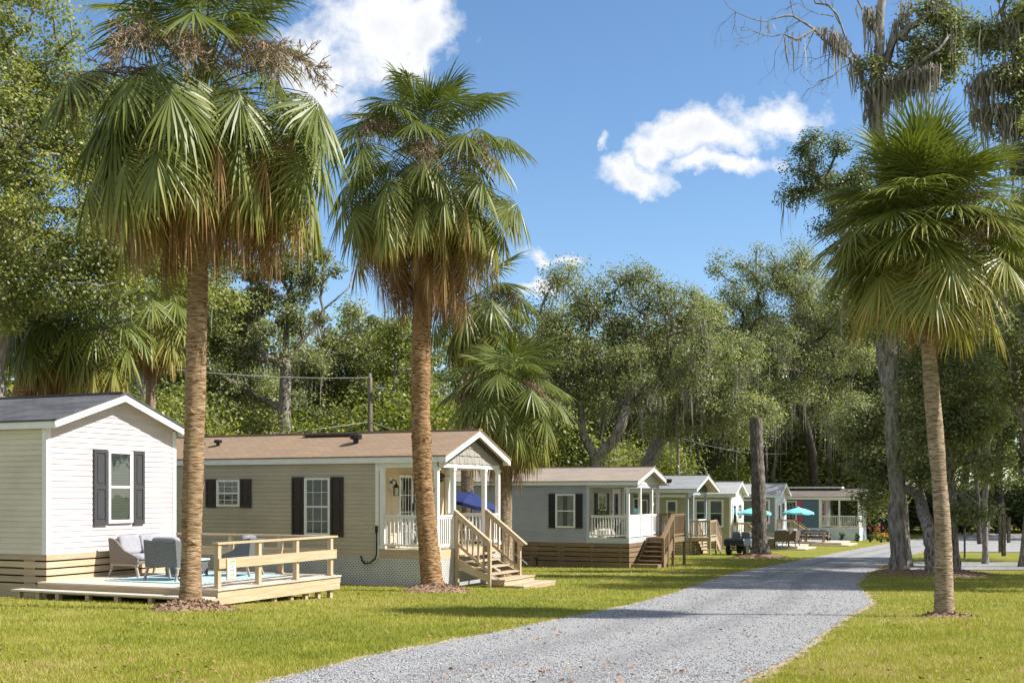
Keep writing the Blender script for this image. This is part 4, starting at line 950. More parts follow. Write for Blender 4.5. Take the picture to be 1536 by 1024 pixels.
# blue umbrella between homes 2 and 3
q = P(707, 760, 40.5); q.z = g(q.x, q.y); u = umbrella('navy blue tilted patio umbrella seen through the tan home porch', q, 1.10, P(700, 739, 40.5).z - q.z, 'navy', tilt=.24, rz=-.15)
p = P(712, 805, 39.3); p.z = g(p.x, p.y); O_u = (p.x, p.y); t = thing('patio_table', 'dark round table under the navy umbrella', 'table', (q.x + .0, q.y - .75, g(q.x, q.y - .75)), 0); mb = MB(); mb.lathe([(.5, .70), (.5, .73)], 20); mb.build('table_top', M['black'], t); mb = MB(); mb.tube([(0, 0, .7), (0, 0, 0)], .04, 8); mb.lathe([(.3, 0), (.25, .03)], 14); mb.build('pedestal', M['black'], t)
mt = pm('green_chair', (.03, .12, .11), rough=.5)
metal_chair('dark green chair at the left on the blue home porch', O7, -1.9, .9, z7_ + 1.062, .4, mt, 'dark green chairs on the blue home porch'); metal_chair('dark green chair at the right on the blue home porch', O7, -.8, 1.0, z7_ + 1.062, 2.6, mt, 'dark green chairs on the blue home porch')

# ------------------------------------------------------------------ utility cart
navy = pm('cart_navy', (.012, .018, .04), (.010, .015, .034), 4, rough=.3, spec=.6, big=.05); cgray = pm('cart_gray', (.10, .125, .155), rough=.55, big=.1); seatm = pm('cart_seat', (.17, .20, .235), (.14, .165, .19), 6, rough=.6)
pc = G(1106, 832); ct = thing('utility_cart', 'dark blue utility cart with cargo bed parked beside the tall cut trunk', 'utility cart', pc, math.atan2(.86, .50) )
# local +x forward
def wheel(x, y, r=.27, w=.20):
    mb = MB(); prof = [(r * .62, -w / 2), (r * .95, -w / 2), (r, -w * .32), (r, w * .32), (r * .95, w / 2), (r * .62, w / 2)]; mb.lathe(prof, 20); o = mb.build('wheel', M['rubber'], ct, False); o.rotation_euler = (math.pi / 2, 0, 0); o.location = (x, y, r)
    mb = MB(); mb.lathe([(.02, -w * .42), (r * .6, -w * .40), (r * .6, w * .40), (.02, w * .42)], 14); mb.build('rim', M['metal'], o)
for x in (.0, 1.72):
    for y in (-.48, .48): wheel(x, y)
mb = MB(); mb.box(-.35, 2.0, -.36, .36, .30, .40); mb.tube([(0, -.5, .27), (0, .5, .27)], .04, 8); mb.tube([(1.72, -.5, .27), (1.72, .5, .27)], .04, 8); mb.build('chassis', M['black'], ct)
mb = MB(); mb.prism([(-.52, .50), (-.60, .62), (-.58, .84), (-.50, .90), (.52, .90), (.56, .84), (.52, .50)], 'y', -.56, .56); o = mb.build('cargo_bed', navy, ct)
bv = o.modifiers.new('soft', 'BEVEL'); bv.width = .05; bv.segments = 3
mb = MB(); mb.box(-.50, .46, -.48, .48, .901, .915); mb.box(-.58, -.5, -.585, -.561, .55, .6); mb.build('bed_liner', M['black'], ct)
mb = MB(); mb.prism([(.58, .40), (.58, .74), (1.05, .74), (1.12, .46), (1.55, .42), (1.72, .62), (1.86, .98), (2.02, .96), (2.28, .70), (2.30, .42), (2.0, .36)], 'y', -.55, .55); o = mb.build('body', cgray, ct); bv = o.modifiers.new('soft', 'BEVEL'); bv.width = .03; bv.segments = 2
for y in (-.28, .28):
    mb = MB(); mb.pillow(.62, 1.10, y - .24, y + .24, .74, .86); s_ = mb.build('seat', seatm, ct, True); mb = MB(); mb.pillow(-.06, .06, y - .24, y + .24, -.20, .20); s2_ = mb.build('seat_back', seatm, ct, True); s2_.location = (.66, 0, 1.06); s2_.rotation_euler = (0, -.2, 0)
mb = MB(); mb.tube([(1.78, .26, .9), (1.45, .26, 1.20)], .022, 8); sw = mb.build('steering_column', M['black'], ct)
mb = MB(); R_ = .19; ax = Vector((-.33, 0, .30)).normalized(); e1 = Vector((0, 1, 0)); e2 = ax.cross(e1); cc = Vector((1.45, .26, 1.20)); pts = [cc + (e1 * math.cos(a) + e2 * math.sin(a)) * R_ for a in [2 * math.pi * i / 20 for i in range(21)]]; mb.tube(pts, .016, 6); mb.tube([pts[0], pts[10]], .012, 5); mb.tube([pts[5], cc], .012, 5); mb.build('steering_wheel', M['black'], sw)
mb = MB(); 
for y in (-.13, .13): mb.box(-.66, -.62, y - .025, y + .025, .30, .58)
for z in (.36, .50): mb.box(-.665, -.625, -.17, .17, z - .025, z + .025)
mb.box(-.62, -.35, -.04, .04, .33, .39); mb.build('hitch_frame', M['metal'], ct)
for y in (-.40, .40): mb = MB(); mb.lathe([(.05, 0), (.05, .03)], 12); o = mb.build('headlight', M['white'], ct); o.rotation_euler = (0, math.pi / 2, 0); o.location = (2.27, y, .58)

# ------------------------------------------------------------------ poles, wires, posts, signs
def pole(label, px, py_top, Y, r, lamp=True, group=None):
    p = P(px, py_top, Y); b = g(p.x, p.y); t = thing('utility_pole', label, 'utility pole', (p.x, p.y, b), 0, group); h = p.z - b
    mb = MB(); mb.tube([(0, 0, -.3), (.02, 0, h * .5), (0, 0, h)], [r * 1.25, r * 1.1, r], 12); mb.build('pole', M['polewood'], t)
    mb = MB(); mb.lathe([(r * .6, 0), (r * .6, .18), (.02, .2)], 8, (0, 0, h)); mb.build('insulator', M['metal'], t)
    if lamp: mb = MB(); mb.tube([(r, 0, h - .55), (r + .35, -.1, h - .48)], .025, 6); mb.prism([(.3, -.06), (.75, -.05), (.78, 0), (.3, .03)], 'y', -.2, -.02); o = mb.build('area_light', M['metal'], t); o.location = (0, 0, h - .48) if False else (0, 0, 0); 
    if lamp:
        for v in o.data.vertices:
            if abs(v.co.z) < .2: v.co.z += h - .46
    mb = MB(); mb.box(-r - .05, r + .05, -r - .05, -r, h * .45, h * .45 + .35); mb.build('junction_box', M['metal'], t); return t, p
p1t, p1 = pole('brown utility pole with a small area light behind the tan home', 555, 566, 52, .105)
p2t, p2 = pole('thin brown utility pole behind the green gabled home', 1017, 641, 84, .11, False)
def wire(label, a, b, sag, r=.012):
    pts = []
    for i in range(25): t = i / 24; q = Vector(a).lerp(Vector(b), t); q.z -= sag * 4 * t * (1 - t); pts.append(q)
    mb = MB(); mb.tube(pts, r, 5); return tag(mb.build('overhead_wire', pm('wire', (.23, .23, .23), rough=.5, big=0)), label, 'wire')
wire('upper overhead wire running left from the utility pole behind the tan home', p1, P(-60, 505, 40), .45, .016)
wire('lower overhead wire sagging left above the tan home roof', (p1.x - .1, p1.y - .1, P(555, 633, 52).z), P(150, 668, 40), .15, .018)
wire('short overhead wire dropping right from the utility pole behind the tan home', (p1.x + .1, p1.y - .1, P(555, 633, 52).z), P(690, 660, 58), .2, .014)
wire('overhead wire from the thin pole toward the gray home roof', (p2.x, p2.y, P(1017, 655, 84).z), P(905, 692, 62), .3, .014)
wire('overhead wire from the thin pole running right through the trees', (p2.x, p2.y, P(1017, 655, 84).z), P(1180, 680, 96), .4, .016)
def timber(label, px, py_b, w, h, m, group=None):
    p = G(px, py_b); mb = MB(); mb.box(-w / 2, w / 2, -w / 2, w / 2, -.2, h); mb.box(-w / 2 - .02, w / 2 + .02, -w / 2 - .02, w / 2 + .02, h + .001, h + .05); o = mb.build('timber_post', m); o.location = p; return tag(o, label, 'post', group)
timber('dark timber post in front of the far gravel drive, near the right edge', 1505.5, 833.5, .17, 2.2, M['darkbark']); timber('thin dark timber post just left of the stouter one by the far drive', 1500, 828, .13, 2.2, M['darkbark']); timber('weathered timber post beyond the far gravel drive, near the right edge', 1513, 814, .2, 1.9, M['darkbark'])
p = G(1447, 837); mb = MB(); mb.tube([(0, 0, -.2), (0, 0, 1.45)], .05, 8); mb.lathe([(.055, 1.451), (.04, 1.48)], 8); o = mb.build('metal_post', pm('slate_post', (.12, .14, .16), rough=.5)); o.location = p; tag(o, 'slim gray metal post under the right hand oak', 'post')
p = G(1478, 800); t = thing('roadside_sign', 'small white sign with a red line across the far gravel drive', 'sign', p, 0); mb = MB(); mb.box(-.5, .5, -.02, .02, .35, 1.35); mb.build('sign_board', M['white'], t); mb = MB(); mb.box(-.4, .4, -.03, -.021, .75, .9); mb.build('red_band', pm('sign_red', (.5, .06, .05), big=0), t)
mb = MB(); mb.box(-.3, .3, -.03, -.021, 1.03, 1.14); mb.box(-.34, .34, -.03, -.021, .5, .58); mb.build('gray_band', pm('sign_gray', (.3, .3, .32), big=0), t)
for x in (-.42, .42): mb = MB(); mb.box(x - .03, x + .03, .021, .06, -.2, 1.3); mb.build('leg', M['metal'], t)
# ------------------------------------------------------------------ palms
def nrm(a): return a / np.maximum(np.linalg.norm(a, axis=-1, keepdims=True), 1e-9)
def frond(rng, heart, az, el, Lp, Lb, nl, droop, age, spread=2.25, narrow=1.0, pet_droop=.5, lw=.06, tipbrown=.0, fold=.7):
    """one fan leaf: stalk, arching midrib, long drooping strips; returns verts, quads, age"""
    d = np.array([math.cos(az) * math.cos(el), math.sin(az) * math.cos(el), math.sin(el)]); p = np.array(heart, float); V = []; Q = []; A = []
    pts = [p.copy()]; ds = [d.copy()]; n = 6
    for i in range(n):
        p = p + d * Lp / n; d = nrm(d + np.array([0, 0, -pet_droop / n * math.cos(el)])); pts.append(p.copy()); ds.append(d.copy())
    for i in range(n + 1):                                    # stalk: flat-ish strip with a keel
        s = nrm(np.cross(ds[i], [0, 0, 1.0]) + 1e-6); w = .028 * (1 - .5 * i / n); dn = nrm(np.cross(s, ds[i]))
        V += [pts[i] - s * w, pts[i] + s * w, pts[i] - dn * w * .8]; A += [min(age + .22, 1) if age > .6 else max(age, .34)] * 3
        if i:
            a = 3 * (i - 1)
            for j, k in ((0, 1), (1, 2), (2, 0)): Q.append((a + j, a + k, a + 3 + k, a + 3 + j))
    # midrib
    cs = [pts[-1]]; cd = [d]; m = 4; Lc = Lb * .42
    for i in range(m):
        d = nrm(d + np.array([0, 0, -(.22 + droop * .35) / m * 2])); cd.append(d); cs.append(cs[-1] + d * Lc / m)
    cs = np.array(cs); cd = np.array(cd)
    tau = np.linspace(-1, 1, nl) + rng.normal(0, .25 / nl, nl); fr = np.clip(1 - np.abs(tau), 0, 1) ** .8 * m
    i0 = np.minimum(fr.astype(int), m - 1); f = (fr - i0)[:, None]
    o = cs[i0] * (1 - f) + cs[i0 + 1] * f; t = nrm(cd[i0] * (1 - f) + cd[i0 + 1] * f)
    s = nrm(np.cross(t, np.tile([0, 0, 1.0], (nl, 1)))); up = np.cross(s, t); al = tau * spread
    fo = fold + rng.normal(0, .05); sa = np.abs(np.sin(al))
    # the two halves hang like a tent from the arching midrib
    dd = nrm(np.cos(al)[:, None] * t + np.sin(al)[:, None] * s * math.cos(fo) - up * (sa * math.sin(fo) + rng.normal(0, .035, nl))[:, None])
    L = Lb * (.70 + .26 * np.cos(al * .62)) * rng.uniform(.86, 1.06, nl); seg = 5; q = o.copy()
    pl = np.where(np.arange(nl) % 2 == 0, .42, -.42) + rng.normal(0, .12, nl); wmax = np.minimum(.40 * L * (2 * spread / nl) * 1.12, lw) * narrow
    nvec = nrm(up * math.cos(fo) + np.sign(tau)[:, None] * s * math.sin(fo) * sa[:, None])
    base = len(V); prof = [.16, .58, 1.0, .74, .42, .03]; VV = []
    ag = np.clip(age + rng.normal(0, .05, nl), 0, 1); AA = []; tornk = rng.uniform(.8, 1.25, nl); bend = np.where(rng.uniform(size=nl) < .10, 2.6, 1.0)
    for k in range(seg + 1):
        wv = nrm(np.cross(dd, nvec)); wv = wv * np.cos(pl)[:, None] + np.cross(dd, wv) * np.sin(pl)[:, None]
        w_ = (wmax * prof[k])[:, None]; VV.append(np.stack([q - wv * w_ * .5, q + wv * w_ * .5], 1)); AA.append(np.repeat((ag + (tipbrown * max(0, k - 2) / 3 if age < .6 else 0))[:, None], 2, 1))
        if k < seg:
            q = q + dd * (L / seg)[:, None]; gdr = droop * (.02, .06, .20, .48, .75)[k] * tornk * bend
            dd = nrm(dd + np.stack([rng.normal(0, .02, nl), rng.normal(0, .02, nl), -gdr], 1))
    VV = np.stack(VV, 1)                                       # nl, seg+1, 2, 3
    AA = np.stack(AA, 1)
    ix = base + np.arange(nl * (seg + 1) * 2).reshape(nl, seg + 1, 2)
    QQ = np.stack([ix[:, :-1, 0], ix[:, :-1, 1], ix[:, 1:, 1], ix[:, 1:, 0]], -1).reshape(-1, 4)
    V = np.concatenate([np.array(V), VV.reshape(-1, 3)]); A = np.concatenate([np.array(A), AA.ravel()])
    return V, np.concatenate([np.array(Q), QQ]), A
def join(parts):
    Vs, Qs, As, n = [], [], [], 0
    for V, Q, A in parts: Vs.append(V); Qs.append(Q + n); As.append(A); n += len(V)
    return np.concatenate(Vs), np.concatenate(Qs), np.concatenate(As)
def palm_trunk(t, path, r0, r1, m, rng, ring=.075, rough=.03, sides=20, flare=1.35, scars=0):
    path = [Vector(p) for p in path]; L = sum((path[i + 1] - path[i]).length for i in range(len(path) - 1)); nv = max(10, int(L / .028))
    cum = [0]
    for i in range(len(path) - 1): cum.append(cum[-1] + (path[i + 1] - path[i]).length)
    arr = np.array(path); s = np.linspace(0, L, nv); c = np.stack([np.interp(s, cum, arr[:, k]) for k in range(3)], 1)
    ker = np.ones(31) / 31
    if nv > 80:
        pad = np.pad(c, ((15, 15), (0, 0)), mode='edge'); pad[:15] += (c[0] - c[15])[None] * np.linspace(1, 1 / 15, 15)[:, None]; pad[-15:] += (c[-1] - c[-16])[None] * np.linspace(1 / 15, 1, 15)[:, None]
        c = np.stack([np.convolve(pad[:, k], ker, 'valid') for k in range(3)], 1)
    th = np.linspace(0, 2 * np.pi, sides, endpoint=False); u = s / L
    r = r0 + (r1 - r0) * u ** .6; r = r * (1 + (flare - 1) * np.exp(-s / .35))
    ph = rng.uniform(0, 1, nv).cumsum() * .0; wob = np.interp(s, np.linspace(0, L, 60), rng.normal(0, .25, 60))
    rr = np.repeat(r[:, None], sides, 1); tt = np.repeat(th[None], nv, 0); ss = np.repeat(s[:, None], sides, 1)
    phase = ss / ring + wob[:, None] + .35 * np.sin(tt * 2 + ss * 1.7) + .22 * np.sin(tt * 5 + ss * 3.1)
    saw = phase - np.floor(phase)
    rr = rr * (1 + rough * (1.2 - saw * 1.6) + rng.normal(0, rough * .32, rr.shape) + .025 * np.sin(tt * 3 + ss * .8) + .05 * np.interp(ss, np.linspace(0, L, 14), rng.normal(0, .7, 14)))
    Vv = np.stack([c[:, None, 0] + rr * np.cos(tt), c[:, None, 1] + rr * np.sin(tt), np.repeat(c[:, 2:3], sides, 1)], -1).reshape(-1, 3)
    i = np.arange((nv - 1) * sides); row = i // sides; k = i % sides
    Q = np.stack([row * sides + k, row * sides + (k + 1) % sides, (row + 1) * sides + (k + 1) % sides, (row + 1) * sides + k], 1)
    tr = npmesh('trunk', Vv, Q, m, t)
    if scars:
        mb = MB()
        for j in range(scars):
            z = int(rng.uniform(.05, .97) * (nv - 1)); a = rng.uniform(0, 2 * np.pi); R_ = r[z]; o = Vector(c[z]) + Vector((math.cos(a), math.sin(a), 0)) * R_ * .98; out = Vector((math.cos(a), math.sin(a), 0)); sd = Vector((-math.sin(a), math.cos(a), 0))
            h = rng.uniform(.05, .15); w = rng.uniform(.03, .07); lean = rng.uniform(-.7, .7)
            e = o + Vector((0, 0, h)) + out * rng.uniform(.015, .05) + sd * lean * h
            mb.add([o - sd * w, o + sd * w, e + sd * w * .5, e - sd * w * .5, o + out * .03 + Vector((0, 0, h * .3))], [(0, 1, 4), (1, 2, 4), (2, 3, 4), (3, 0, 4)])
        tag(mb.build('leaf_scar', m, tr), kind='stuff')
    return tr
def palm(label, base, path, heart, r0, r1, ng, nd, Lp, Lb, nl, seed, bark, e0=1.35, e1=-.75, droop=.55, stalks=4, fol='palm', dead_drop=.9, dead_len=.85, shag=.3, scars=0, ring=.075, rough=.03, age0=.02, age1=.42, boots=0, lw=.046, dead_el=(-.5, -1.25), pd=.55, group=None, flare=1.35, gap=None, folds=(.45, .85), lpr=(.62, 1.12), eln=.09):
    rng = np.random.default_rng(seed); b = Vector(base); t = thing('palm_tree', label, 'palm tree', b, 0, group)
    loc = [Vector(p) - b for p in path]; h = np.array(Vector(heart) - b); palm_trunk(t, loc + [Vector(h) + Vector((0, 0, -.05))], r0, r1, M[bark], rng, ring, rough, flare=flare, scars=scars)
    parts = []
    for i in range(ng):
        u = (i + .5) / ng; el = (e0 + (e1 - e0) * u ** .82 if not gap else (e0 + (gap[1] - e0) * (u / gap[0]) if u < gap[0] else gap[2] + (e1 - gap[2]) * ((u - gap[0]) / (1 - gap[0])))) + rng.normal(0, eln); az = i * 2.39996 + rng.normal(0, .15)
        age = age0 + (age1 - age0) * u ** 1.8; dr = droop * (.75 + .65 * u) * rng.uniform(.75, 1.25)
        hh = h + np.array([0, 0, .15 - .55 * u])
        parts.append(frond(rng, hh, az, el, Lp * rng.uniform(*lpr) * (.72 + .28 * math.sin(min(1, u * 3) * 1.57)), Lb * rng.uniform(.88, 1.1), nl, dr, age, pet_droop=pd + .3 * u, lw=lw, tipbrown=.10 + .15 * u, fold=folds[0] + (folds[1] - folds[0]) * u))
    V, Q, A = join(parts); npmesh('crown', V, Q, M[fol], t, {'age': A})
    if nd:
        parts = []
        for i in range(nd):
            u = (i + .5) / nd; el = dead_el[0] + (dead_el[1] - dead_el[0]) * u + rng.normal(0, .12); az = i * 2.39996 + rng.normal(0, .3)
            hh = h + np.array([0, 0, -.30 - dead_drop * u]); k = 1.0 - .22 * u
            parts.append(frond(rng, hh, az, el, Lp * .95 * k * rng.uniform(.7, 1.1), Lb * dead_len * rng.uniform(.75, 1.1), max(14, int(nl * .62)), droop * 2.2, .72 + .26 * u + rng.normal(0, .05), 1.5, .42, .9, lw, 0.0, 1.15))
        V, Q, A = join(parts); npmesh('dead_fronds', V, Q, M[fol], t, {'age': np.clip(A, .62, 1)})
    if boots:
        mb = MB()
        for j in range(boots):
            a = j * 2.39996; u = rng.uniform(0, 1); z = h[2] - .25 - dead_drop * u * .9; o = Vector((h[0], h[1], z)) + Vector((math.cos(a), math.sin(a), 0)) * r1 * .9; d = Vector((math.cos(a) * .8, math.sin(a) * .8, .75)); l = rng.uniform(.14, .32)
            mb.beam(o, o + d * l, .085, .03, up=(math.cos(a), math.sin(a), .2))
        mb.build('leaf_base', M['stalk'], t)
    if stalks:
        nst = len(stalks) if isinstance(stalks, list) else stalks
        Vs = []; Qs = []; nn = 0
        def strip(p, q, w):
            nonlocal nn
            d = nrm(q - p); s = nrm(np.cross(d, rng.normal(0, 1, 3))); Vs.append(np.array([p - s * w, p + s * w, q + s * w * .6, q - s * w * .6])); Qs.append(np.arange(4) + nn); nn += 4
        for i in range(nst):
            az = rng.uniform(0, 6.28) if not isinstance(stalks, (list, tuple)) else stalks[i]; el = rng.uniform(.50, 1.0); d = np.array([math.cos(az) * math.cos(el), math.sin(az) * math.cos(el), math.sin(el)]); p = h.copy(); p[2] -= .1
            main = [p.copy()]
            for k in range(9):
                p = p + d * (Lp * 1.25 / 9); d = nrm(d + np.array([0, 0, -.12 - .03 * k])); main.append(p.copy()); strip(main[-2], main[-1], .014)
                if k >= 2:
                    for b_ in range(10):
                        dd = nrm(d + rng.normal(0, .65, 3)); q0 = p.copy(); Lq = rng.uniform(.22, .5)
                        for s_ in range(3):
                            q1 = q0 + dd * Lq / 3; strip(q0, q1, .008)
                            for c_ in range(6): e = nrm(dd + rng.normal(0, .7, 3) + np.array([0, 0, -.3])); strip(q1, q1 + e * rng.uniform(.05, .16), .007)
                            q0 = q1; dd = nrm(dd + rng.normal(0, .22, 3) + np.array([0, 0, -.22]))
        npmesh('seed_stalks', np.concatenate(Vs), np.array(Qs), M['stalk'], t)
    return t
def ppath(Y, *pp): return [P(a, b, Y) for a, b in pp]
def gbase(px, Y): X = (px - 768) / 1740 * Y; return Vector((X, Y, g(X, Y)))

b = gbase(285, 19.5)
palm('tall palm with straight banded trunk and broad shaggy crown before the pine deck', b, [b + Vector((0, 0, -.15)), P(287, 800, 19.5), P(293, 600, 19.5), P(297, 420, 19.5), P(300, 260, 19.5)], P(304, 148, 19.5), .158, .160, 124, 92, 1.98, 1.05, 44, 11, 'palmbark', e0=1.35, e1=-.42, droop=.8, lpr=(.50, 1.12), gap=(.19, .72, .30), stalks=[-1.95, -.75, -2.5, -.35, -1.4, 1.2], ring=.055, rough=.045, dead_drop=.65, dead_len=1.0, dead_el=(-.02, -.62), age0=.09, age1=.42, flare=1.5, lw=.062, scars=46)
b = gbase(650, 28.4)
palm('tall leaning palm with scarred orange brown trunk at the corner of the tan home porch', b, [b + Vector((0, 0, -.15)), P(641, 800, 28.4), P(633, 700, 28.4), P(631, 600, 28.4), P(633, 480, 28.4), P(638, 360, 28.4)], P(640, 262, 28.4), .25, .215, 124, 96, 2.06, 1.04, 42, 23, 'palmbark_orange', e0=1.38, e1=-.42, droop=.8, lpr=(.50, 1.12), gap=(.32, .55, .30), stalks=[-.8, -2.2, -1.5, 1.0], ring=.10, rough=.05, dead_drop=1.25, dead_len=1.0, dead_el=(-.05, -1.0), age0=.12, age1=.50, scars=130, flare=1.35, lw=.066)
b = gbase(1417, 18.7)
palm('palm with a slim curved gray trunk and full round green crown on the right lawn', b, [b + Vector((0, 0, -.15)), P(1415, 800, 18.7), P(1402, 640, 18.7), P(1392, 520, 18.7), P(1388, 440, 18.7)], P(1386, 356, 18.7), .138, .112, 108, 18, 1.08, .95, 50, 37, 'palmbark_gray', e0=1.52, e1=-.22, droop=.55, folds=(.05, .45), lpr=(.5, 1.12), eln=.17, stalks=2, ring=.06, rough=.045, dead_drop=.35, dead_len=.55, dead_el=(-.5, -1.2), age0=.14, age1=.46, boots=26, pd=.12, lw=.052, flare=1.3)
b = gbase(701, 42.5)
palm('palm with a yellowing crown directly behind the tan home, taller of the two there', b, [b, P(701, 700, 42.5), P(703, 580, 42.5)], P(716, 452, 42.5), .26, .2, 32, 34, 1.3, 1.4, 34, 41, 'palmbark_gray', droop=.7, stalks=1, dead_drop=1.0, age0=.18, age1=.5, lw=.075, e0=1.2)
b = gbase(757, 37.0)
palm('low bushy palm with drooping blue green fans behind the tan home porch', b, [b, P(757, 740, 37), P(758, 660, 37)], P(764, 592, 37), .26, .2, 66, 14, 1.35, 1.22, 38, 43, 'palmbark_gray', droop=.6, stalks=4, fol='palm', dead_drop=.6, dead_len=.9, age0=.12, age1=.45, lw=.07, e0=1.35, e1=-.75)
b = gbase(28, 36)
palm('dark leaning palm with a shaggy brown skirt behind the pink home, leftmost', b, [b, P(30, 620, 36), P(48, 540, 36)], P(75, 470, 36), .42, .34, 30, 46, 1.1, 1.3, 32, 47, 'palmbark_orange', droop=.8, stalks=1, dead_drop=.9, age1=.45, lw=.075, e0=1.0, dead_el=(-.2, -1.0))
b = gbase(158, 35)
palm('short palm with hanging dead fronds behind the pink home, in the middle of three', b, [b, P(158, 620, 35), P(158, 560, 35)], P(150, 490, 35), .27, .22, 24, 40, .95, 1.15, 32, 53, 'palmbark_gray', droop=.65, stalks=0, dead_drop=1.1, age0=.1, age1=.55, lw=.07, e0=1.0)
b = gbase(226, 40)
palm('slim gray trunked palm with pale crown behind the pink home, rightmost of three', b, [b, P(226, 620, 40), P(226, 540, 40)], P(228, 462, 40), .20, .17, 28, 26, 1.0, 1.2, 32, 59, 'palmbark_gray', droop=.6, stalks=0, dead_drop=.6, age0=.22, age1=.55, lw=.07, e0=1.2)

# ------------------------------------------------------------------ trees
def tubes_np(chains, n=6):
    Vs = []; Qs = []; c = 0
    for pts, rad in chains:
        pts = np.asarray(pts, float); k = len(pts); d = np.gradient(pts, axis=0); d = nrm(d); ref = np.array([.37, .21, .9]) if abs(d[0][2]) < .9 else np.array([1., .1, 0])
        a = nrm(np.cross(d, np.tile(ref, (k, 1)))); b_ = np.cross(d, a); th = np.linspace(0, 2 * np.pi, n, endpoint=False)
        R_ = np.asarray(rad)[:, None, None]; V = pts[:, None] + R_ * (a[:, None] * np.cos(th)[None, :, None] + b_[:, None] * np.sin(th)[None, :, None])
        i = np.arange((k - 1) * n); r = i // n; j = i % n
        Vs.append(V.reshape(-1, 3)); Qs.append(np.stack([r * n + j, r * n + (j + 1) % n, (r + 1) * n + (j + 1) % n, (r + 1) * n + j], 1) + c); c += k * n
    return np.concatenate(Vs), np.concatenate(Qs)
def moss_mesh(t, pts, rng, per=9, L=(.5, 1.8), w=.024, spread=.28):
    pts = np.asarray(pts); n = len(pts) * per; p = np.repeat(pts, per, 0) + rng.normal(0, 1, (n, 3)) * np.array([spread, spread, spread * .4]); Ln = rng.uniform(*L, n) * rng.uniform(.4, 1, n) * np.repeat(rng.uniform(.2, 1.25, len(pts)) ** 1.4, per); seg = 4
    q = p.copy(); VV = []; a = rng.uniform(0, 6.28, n); sd = np.stack([np.cos(a), np.sin(a), np.zeros(n)], 1); pr = [.5, 1, .85, .6, .1]
    for k in range(seg + 1):
        w_ = (w * pr[k] * rng.uniform(.6, 1.4, n))[:, None]; VV.append(np.stack([q - sd * w_, q + sd * w_], 1)); q = q + np.stack([rng.normal(0, .035, n), rng.normal(0, .035, n), -Ln / seg], 1)
    VV = np.stack(VV, 1); ix = np.arange(n * (seg + 1) * 2).reshape(n, seg + 1, 2); Q = np.stack([ix[:, :-1, 0], ix[:, :-1, 1], ix[:, 1:, 1], ix[:, 1:, 0]], -1).reshape(-1, 4)
    return tag(npmesh('spanish_moss', VV.reshape(-1, 3), Q, M['moss'], t), kind='stuff')
